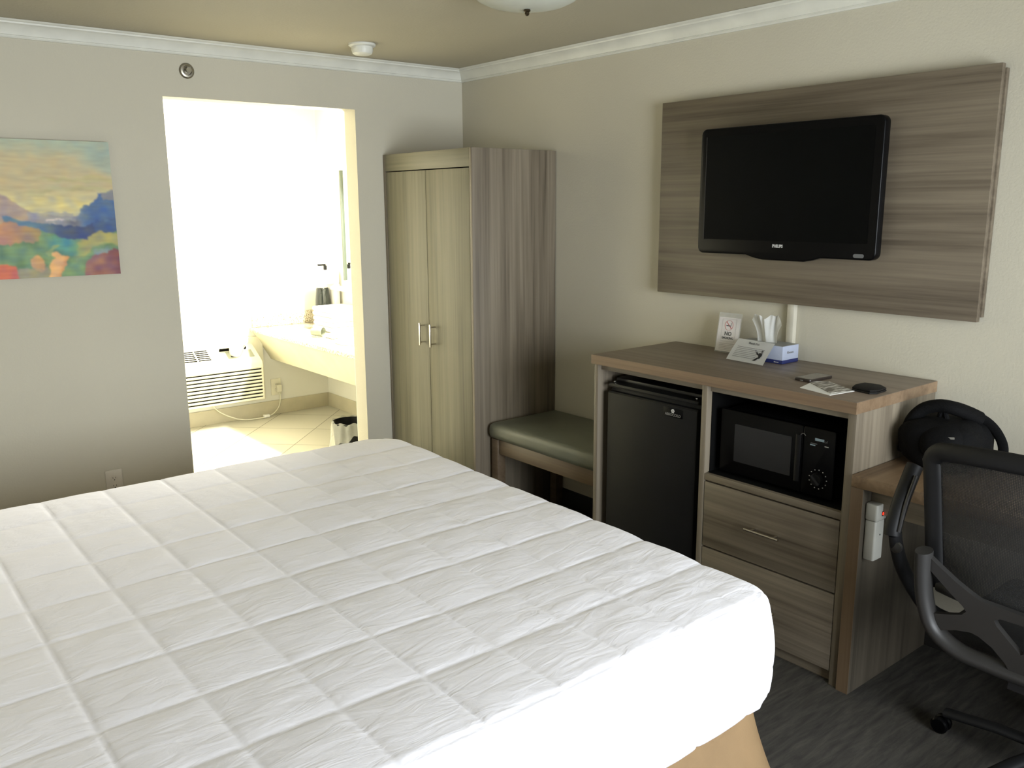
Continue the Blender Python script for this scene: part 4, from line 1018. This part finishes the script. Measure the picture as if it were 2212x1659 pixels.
# vanity light
R = (BX, 0.98, 2.02)
t = thing('vanity_light', 'lit frosted vanity light bar above the bathroom mirror', 'wall lamp', R)
b = MB(R); b.box(BX-0.03, BX-0.001, 0.60, 1.36, 1.98, 2.09, 0.005); b.obj('wall_plate', 'chrome', t)
for k in range(3):
    y = 0.72+0.26*k
    b = MB(R); b.lathe([(0, 0), (0.03, 0.0), (0.045, 0.03), (0.05, 0.08), (0.04, 0.11), (0, 0.115)], (BX-0.08, y, 2.115), (0, 0, -1), 24); b.obj('lamp_shade', 'lamp_glass', t)
    b = MB(R); b.tube([(BX-0.03, y, 2.04), (BX-0.08, y, 2.10), (BX-0.08, y, 2.116)], 0.008, 8); b.obj('lamp_arm', 'chrome', t)
# small shelf under the mirror
b = MB((BX, 1.8, 1.02)); b.box(BX-0.10, BX-0.001, 1.60, 1.90, 1.012, 1.036, 0.004)
tag(b.obj('mirror_shelf', 'white_plastic'), 'short white shelf below the bathroom mirror', 'shelf')
# coffee maker
R = (0.05, 1.965, CZ)
t = thing('coffee_maker', 'small coffee maker with dark carafe at the far end of the vanity', 'coffee maker', R)
b = MB(R); b.box(-0.020, 0.127, 1.88, 2.05, CZ+0.001, CZ+0.035, 0.006); b.obj('base', 'white_plastic', t)
b = MB(R); b.box(0.078, 0.127, 1.88, 2.05, CZ+0.0355, CZ+0.33, 0.008); b.obj('water_tank', 'white_plastic', t)
b = MB(R); b.box(-0.020, 0.127, 1.88, 2.05, CZ+0.3305, CZ+0.44, 0.012); b.obj('brew_head', 'white_plastic', t)
b = MB(R); b.lathe([(0, 0.036), (0.058, 0.036), (0.064, 0.10), (0.060, 0.20), (0.050, 0.29), (0.045, 0.30), (0, 0.30)], (0.016, 1.965, CZ), (0, 0, 1), 28); b.obj('carafe', plain('dark_carafe_glass', (30, 34, 30), 0.12), t)
b = MB(R); b.box(-0.022, 0.040, 1.93, 1.955, CZ+0.474, CZ+0.487, 0.003); b.box(0.028, 0.048, 1.93, 1.955, CZ+0.4405, CZ+0.475, 0.003); b.obj('lid_lever', 'black_matte', t)
# stack of towels in front of it
for k in range(5):
    zz = CZ+0.001+k*0.036; R = (-0.02, 1.66, zz)
    b = MB(R); b.box(-0.16+0.006*(k % 2), 0.105, 1.50, 1.82-0.008*(k % 3), zz, zz+0.035, 0.015, 4)
    tag(b.obj('folded_towel', 'towel', smooth=60), ['folded white towel at the bottom of the vanity stack', 'folded white towel second from the bottom of the vanity stack', 'folded white towel in the middle of the vanity stack', 'folded white towel second from the top of the vanity stack', 'folded white towel on top of the vanity stack'][k], 'towel', 'folded towels on the vanity')
# cup lying on the counter, and a washcloth behind it
b = MB((-0.30, 1.36, CZ)); b.lathe([(0, 0), (0.026, 0.0), (0.028, 0.002), (0.036, 0.092), (0.0345, 0.092), (0.0265, 0.004), (0, 0.004)], (-0.345, 1.44, CZ+0.0375), (0.55, -0.83, 0), 28)
tag(b.obj('plastic_cup', 'cup', smooth=50), 'clear plastic cup lying on its side on the granite counter', 'cup')
b = MB((-0.2, 1.26, CZ)); b.box(-0.30, -0.06, 1.22, 1.35, CZ+0.001, CZ+0.030, 0.012, 4)
tag(b.obj('washcloth', 'towel', smooth=60), 'folded white washcloth beside the plastic cup on the counter', 'washcloth')
# through-wall air conditioner
AX0, AX1 = -1.56, -0.505
R = ((AX0+AX1)/2, BY1, 0.15)
t = thing('air_conditioner', 'cream wall air conditioner with louvred front below the bathroom wall', 'air conditioner', R)
ac = t
b = MB(R); b.box(AX0-0.09, -0.418, BY1-0.030, BY1-0.001, 0.140, 0.655, 0.004); b.obj('wall_sleeve', 'ac_white', t)
yf = 1.985
prof = [(yf, 0.195), (yf, 0.462), (yf+0.012, 0.492), (yf+0.035, 0.508), (BY1-0.031, 0.606), (BY1-0.031, 0.195)]
b = MB(R); b.prism(prof, 'x', AX0, AX1, 0.008, 3); cv = b.obj('front_cover', 'ac_white', t, smooth=40)
for k in range(9):
    z = 0.455 - k*0.0272
    b = MB(R); b.prism([(yf-0.015, z), (yf-0.014, z-0.010), (yf+0.001, z-0.0195), (yf+0.001, z)], 'x', AX0+0.03, AX1-0.020); b.obj('louvre', 'ac_white', cv, smooth=0)
for k in range(9):
    z = 0.434 - k*0.0272
    b = MB(R); b.box(AX0+0.03, AX1-0.020, yf-0.0025, yf+0.0005, z-0.0055, z+0.0015); b.obj('louvre_gap', 'ac_dark', cv, smooth=0)
# top grille on the sloped top
sl = Vector((0, (BY1-0.031)-(yf+0.035), 0.606-0.508)); sl_n = sl.normalized(); nrm = Vector((0, -sl_n.z, sl_n.y))
def T_(x, d, h): return Vector((x, yf+0.035, 0.508)) + sl_n*d + nrm*h
def tbox(b, x0, x1, d0, d1, h0, h1):
    v = [b._v(T_(x, d, h)) for h in (h0, h1) for x, d in ((x0, d0), (x1, d0), (x1, d1), (x0, d1))]
    fs = [b.bm.faces.new([v[i] for i in q]) for q in ((0,3,2,1),(4,5,6,7),(0,1,5,4),(1,2,6,5),(2,3,7,6),(3,0,4,7))]
    bmesh.ops.recalc_face_normals(b.bm, faces=fs)
b = MB(R); tbox(b, AX0+0.05, -0.87, 0.035, 0.165, 0.0005, 0.0015); b.obj('outlet_recess', 'ac_dark', cv, smooth=0)
b = MB(R)
for k in range(7): tbox(b, AX0+0.05, -0.87, 0.030+k*0.0213, 0.037+k*0.0213, 0.001, 0.004)
for x in np.arange(AX0+0.05, -0.86, 0.105): tbox(b, x, x+0.008, 0.035, 0.165, 0.001, 0.0065)
b.obj('outlet_grille', 'ac_white', cv, smooth=0)
b = MB(R); tbox(b, -0.75, -0.545, 0.030, 0.115, 0.0005, 0.002); cp_ = b.obj('control_label', plain('grey_control_label', (150, 152, 132), 0.5), cv, smooth=0)
b = MB(R); tbox(b, -0.79, -0.58, 0.125, 0.134, 0.0005, 0.022); b.obj('control_flap', 'ac_dark', cv, smooth=0)
b = MB(R); tbox(b, -0.725, -0.690, 0.045, 0.060, 0.002, 0.004); tbox(b, -0.68, -0.655, 0.06, 0.075, 0.002, 0.004); b.obj('control_button', 'ink', cp_, smooth=0)
# outlet and cord of the air conditioner
outlet('wall_outlet', 'white duplex outlet with plug on the bathroom wall below the vanity', -0.318, 0.225, BY1, 0.085, 0.135, 'ac_white')
R = ((AX0+AX1)/2, BY1, 0.15)
b = MB(R); b.tube(bez([(-0.303, BY1-0.03, 0.19), (-0.30, BY1-0.035, 0.13), (-0.33, BY1-0.05, 0.06), (-0.42, BY1-0.09, 0.016), (-0.55, BY1-0.10, 0.012), (-0.68, BY1-0.10, 0.03), (-0.80, BY1-0.09, 0.09), (-0.86, BY1-0.08, 0.15), (-0.86, BY1-0.07, 0.20)], 8), 0.004, 8); pc = b.obj('power_cord', 'ac_white', ac, smooth=60)
b = MB(R); b.box(-0.325, -0.283, BY1-0.045, BY1-0.009, 0.185, 0.245, 0.008); b.obj('plug', 'ac_white', pc)
b = MB(R); b.box(-0.475, -0.425, BY1-0.105, BY1-0.075, 0.006, 0.030, 0.005); b.obj('inline_connector', 'white_plastic', pc)
# white cup on the unit
BWL = T_(-0.68, 0.085, 0.001)
b = MB(BWL); b.lathe([(0, 0.0), (0.042, 0.0), (0.045, 0.004), (0.066, 0.125), (0.075, 0.14), (0.072, 0.142), (0.060, 0.125), (0.040, 0.006), (0, 0.006)], BWL, nrm, 32)
tag(b.obj('white_bowl', 'porcelain', smooth=50), 'white flared bowl standing on the air conditioner', 'bowl')
# bin
R = (-0.50, 0.62, 0)
t = thing('waste_bin', 'small black waste bin with a clear liner just inside the bathroom doorway', 'waste bin', R)
bh_ = 0.275
b = MB(R); b.lathe([(0, 0.001), (0.095, 0.001), (0.098, 0.01), (0.122, bh_), (0.118, bh_), (0.094, 0.012), (0, 0.012)], (R[0], R[1], 0), (0, 0, 1), 36); b.obj('bin_body', 'black_matte', t)
def liner(u, v):
    a = u*2*math.pi; f = noise.noise(Vector((math.cos(a)*3, math.sin(a)*3, v*2.5)))
    rr = 0.125 + 0.004*math.sin(a*14) + 0.016*v + 0.014*f*v
    if v < 0.12: rr -= 0.004
    return (R[0]+rr*math.cos(a), R[1]+rr*math.sin(a), bh_ + 0.006 - v*0.125*(1+0.35*math.sin(a*2+2)+0.2*f) + 0.006*math.sin(a*9))
b = MB(R); b.grid(liner, 120, 16); b.obj('bin_liner', 'bag', t, smooth=60)
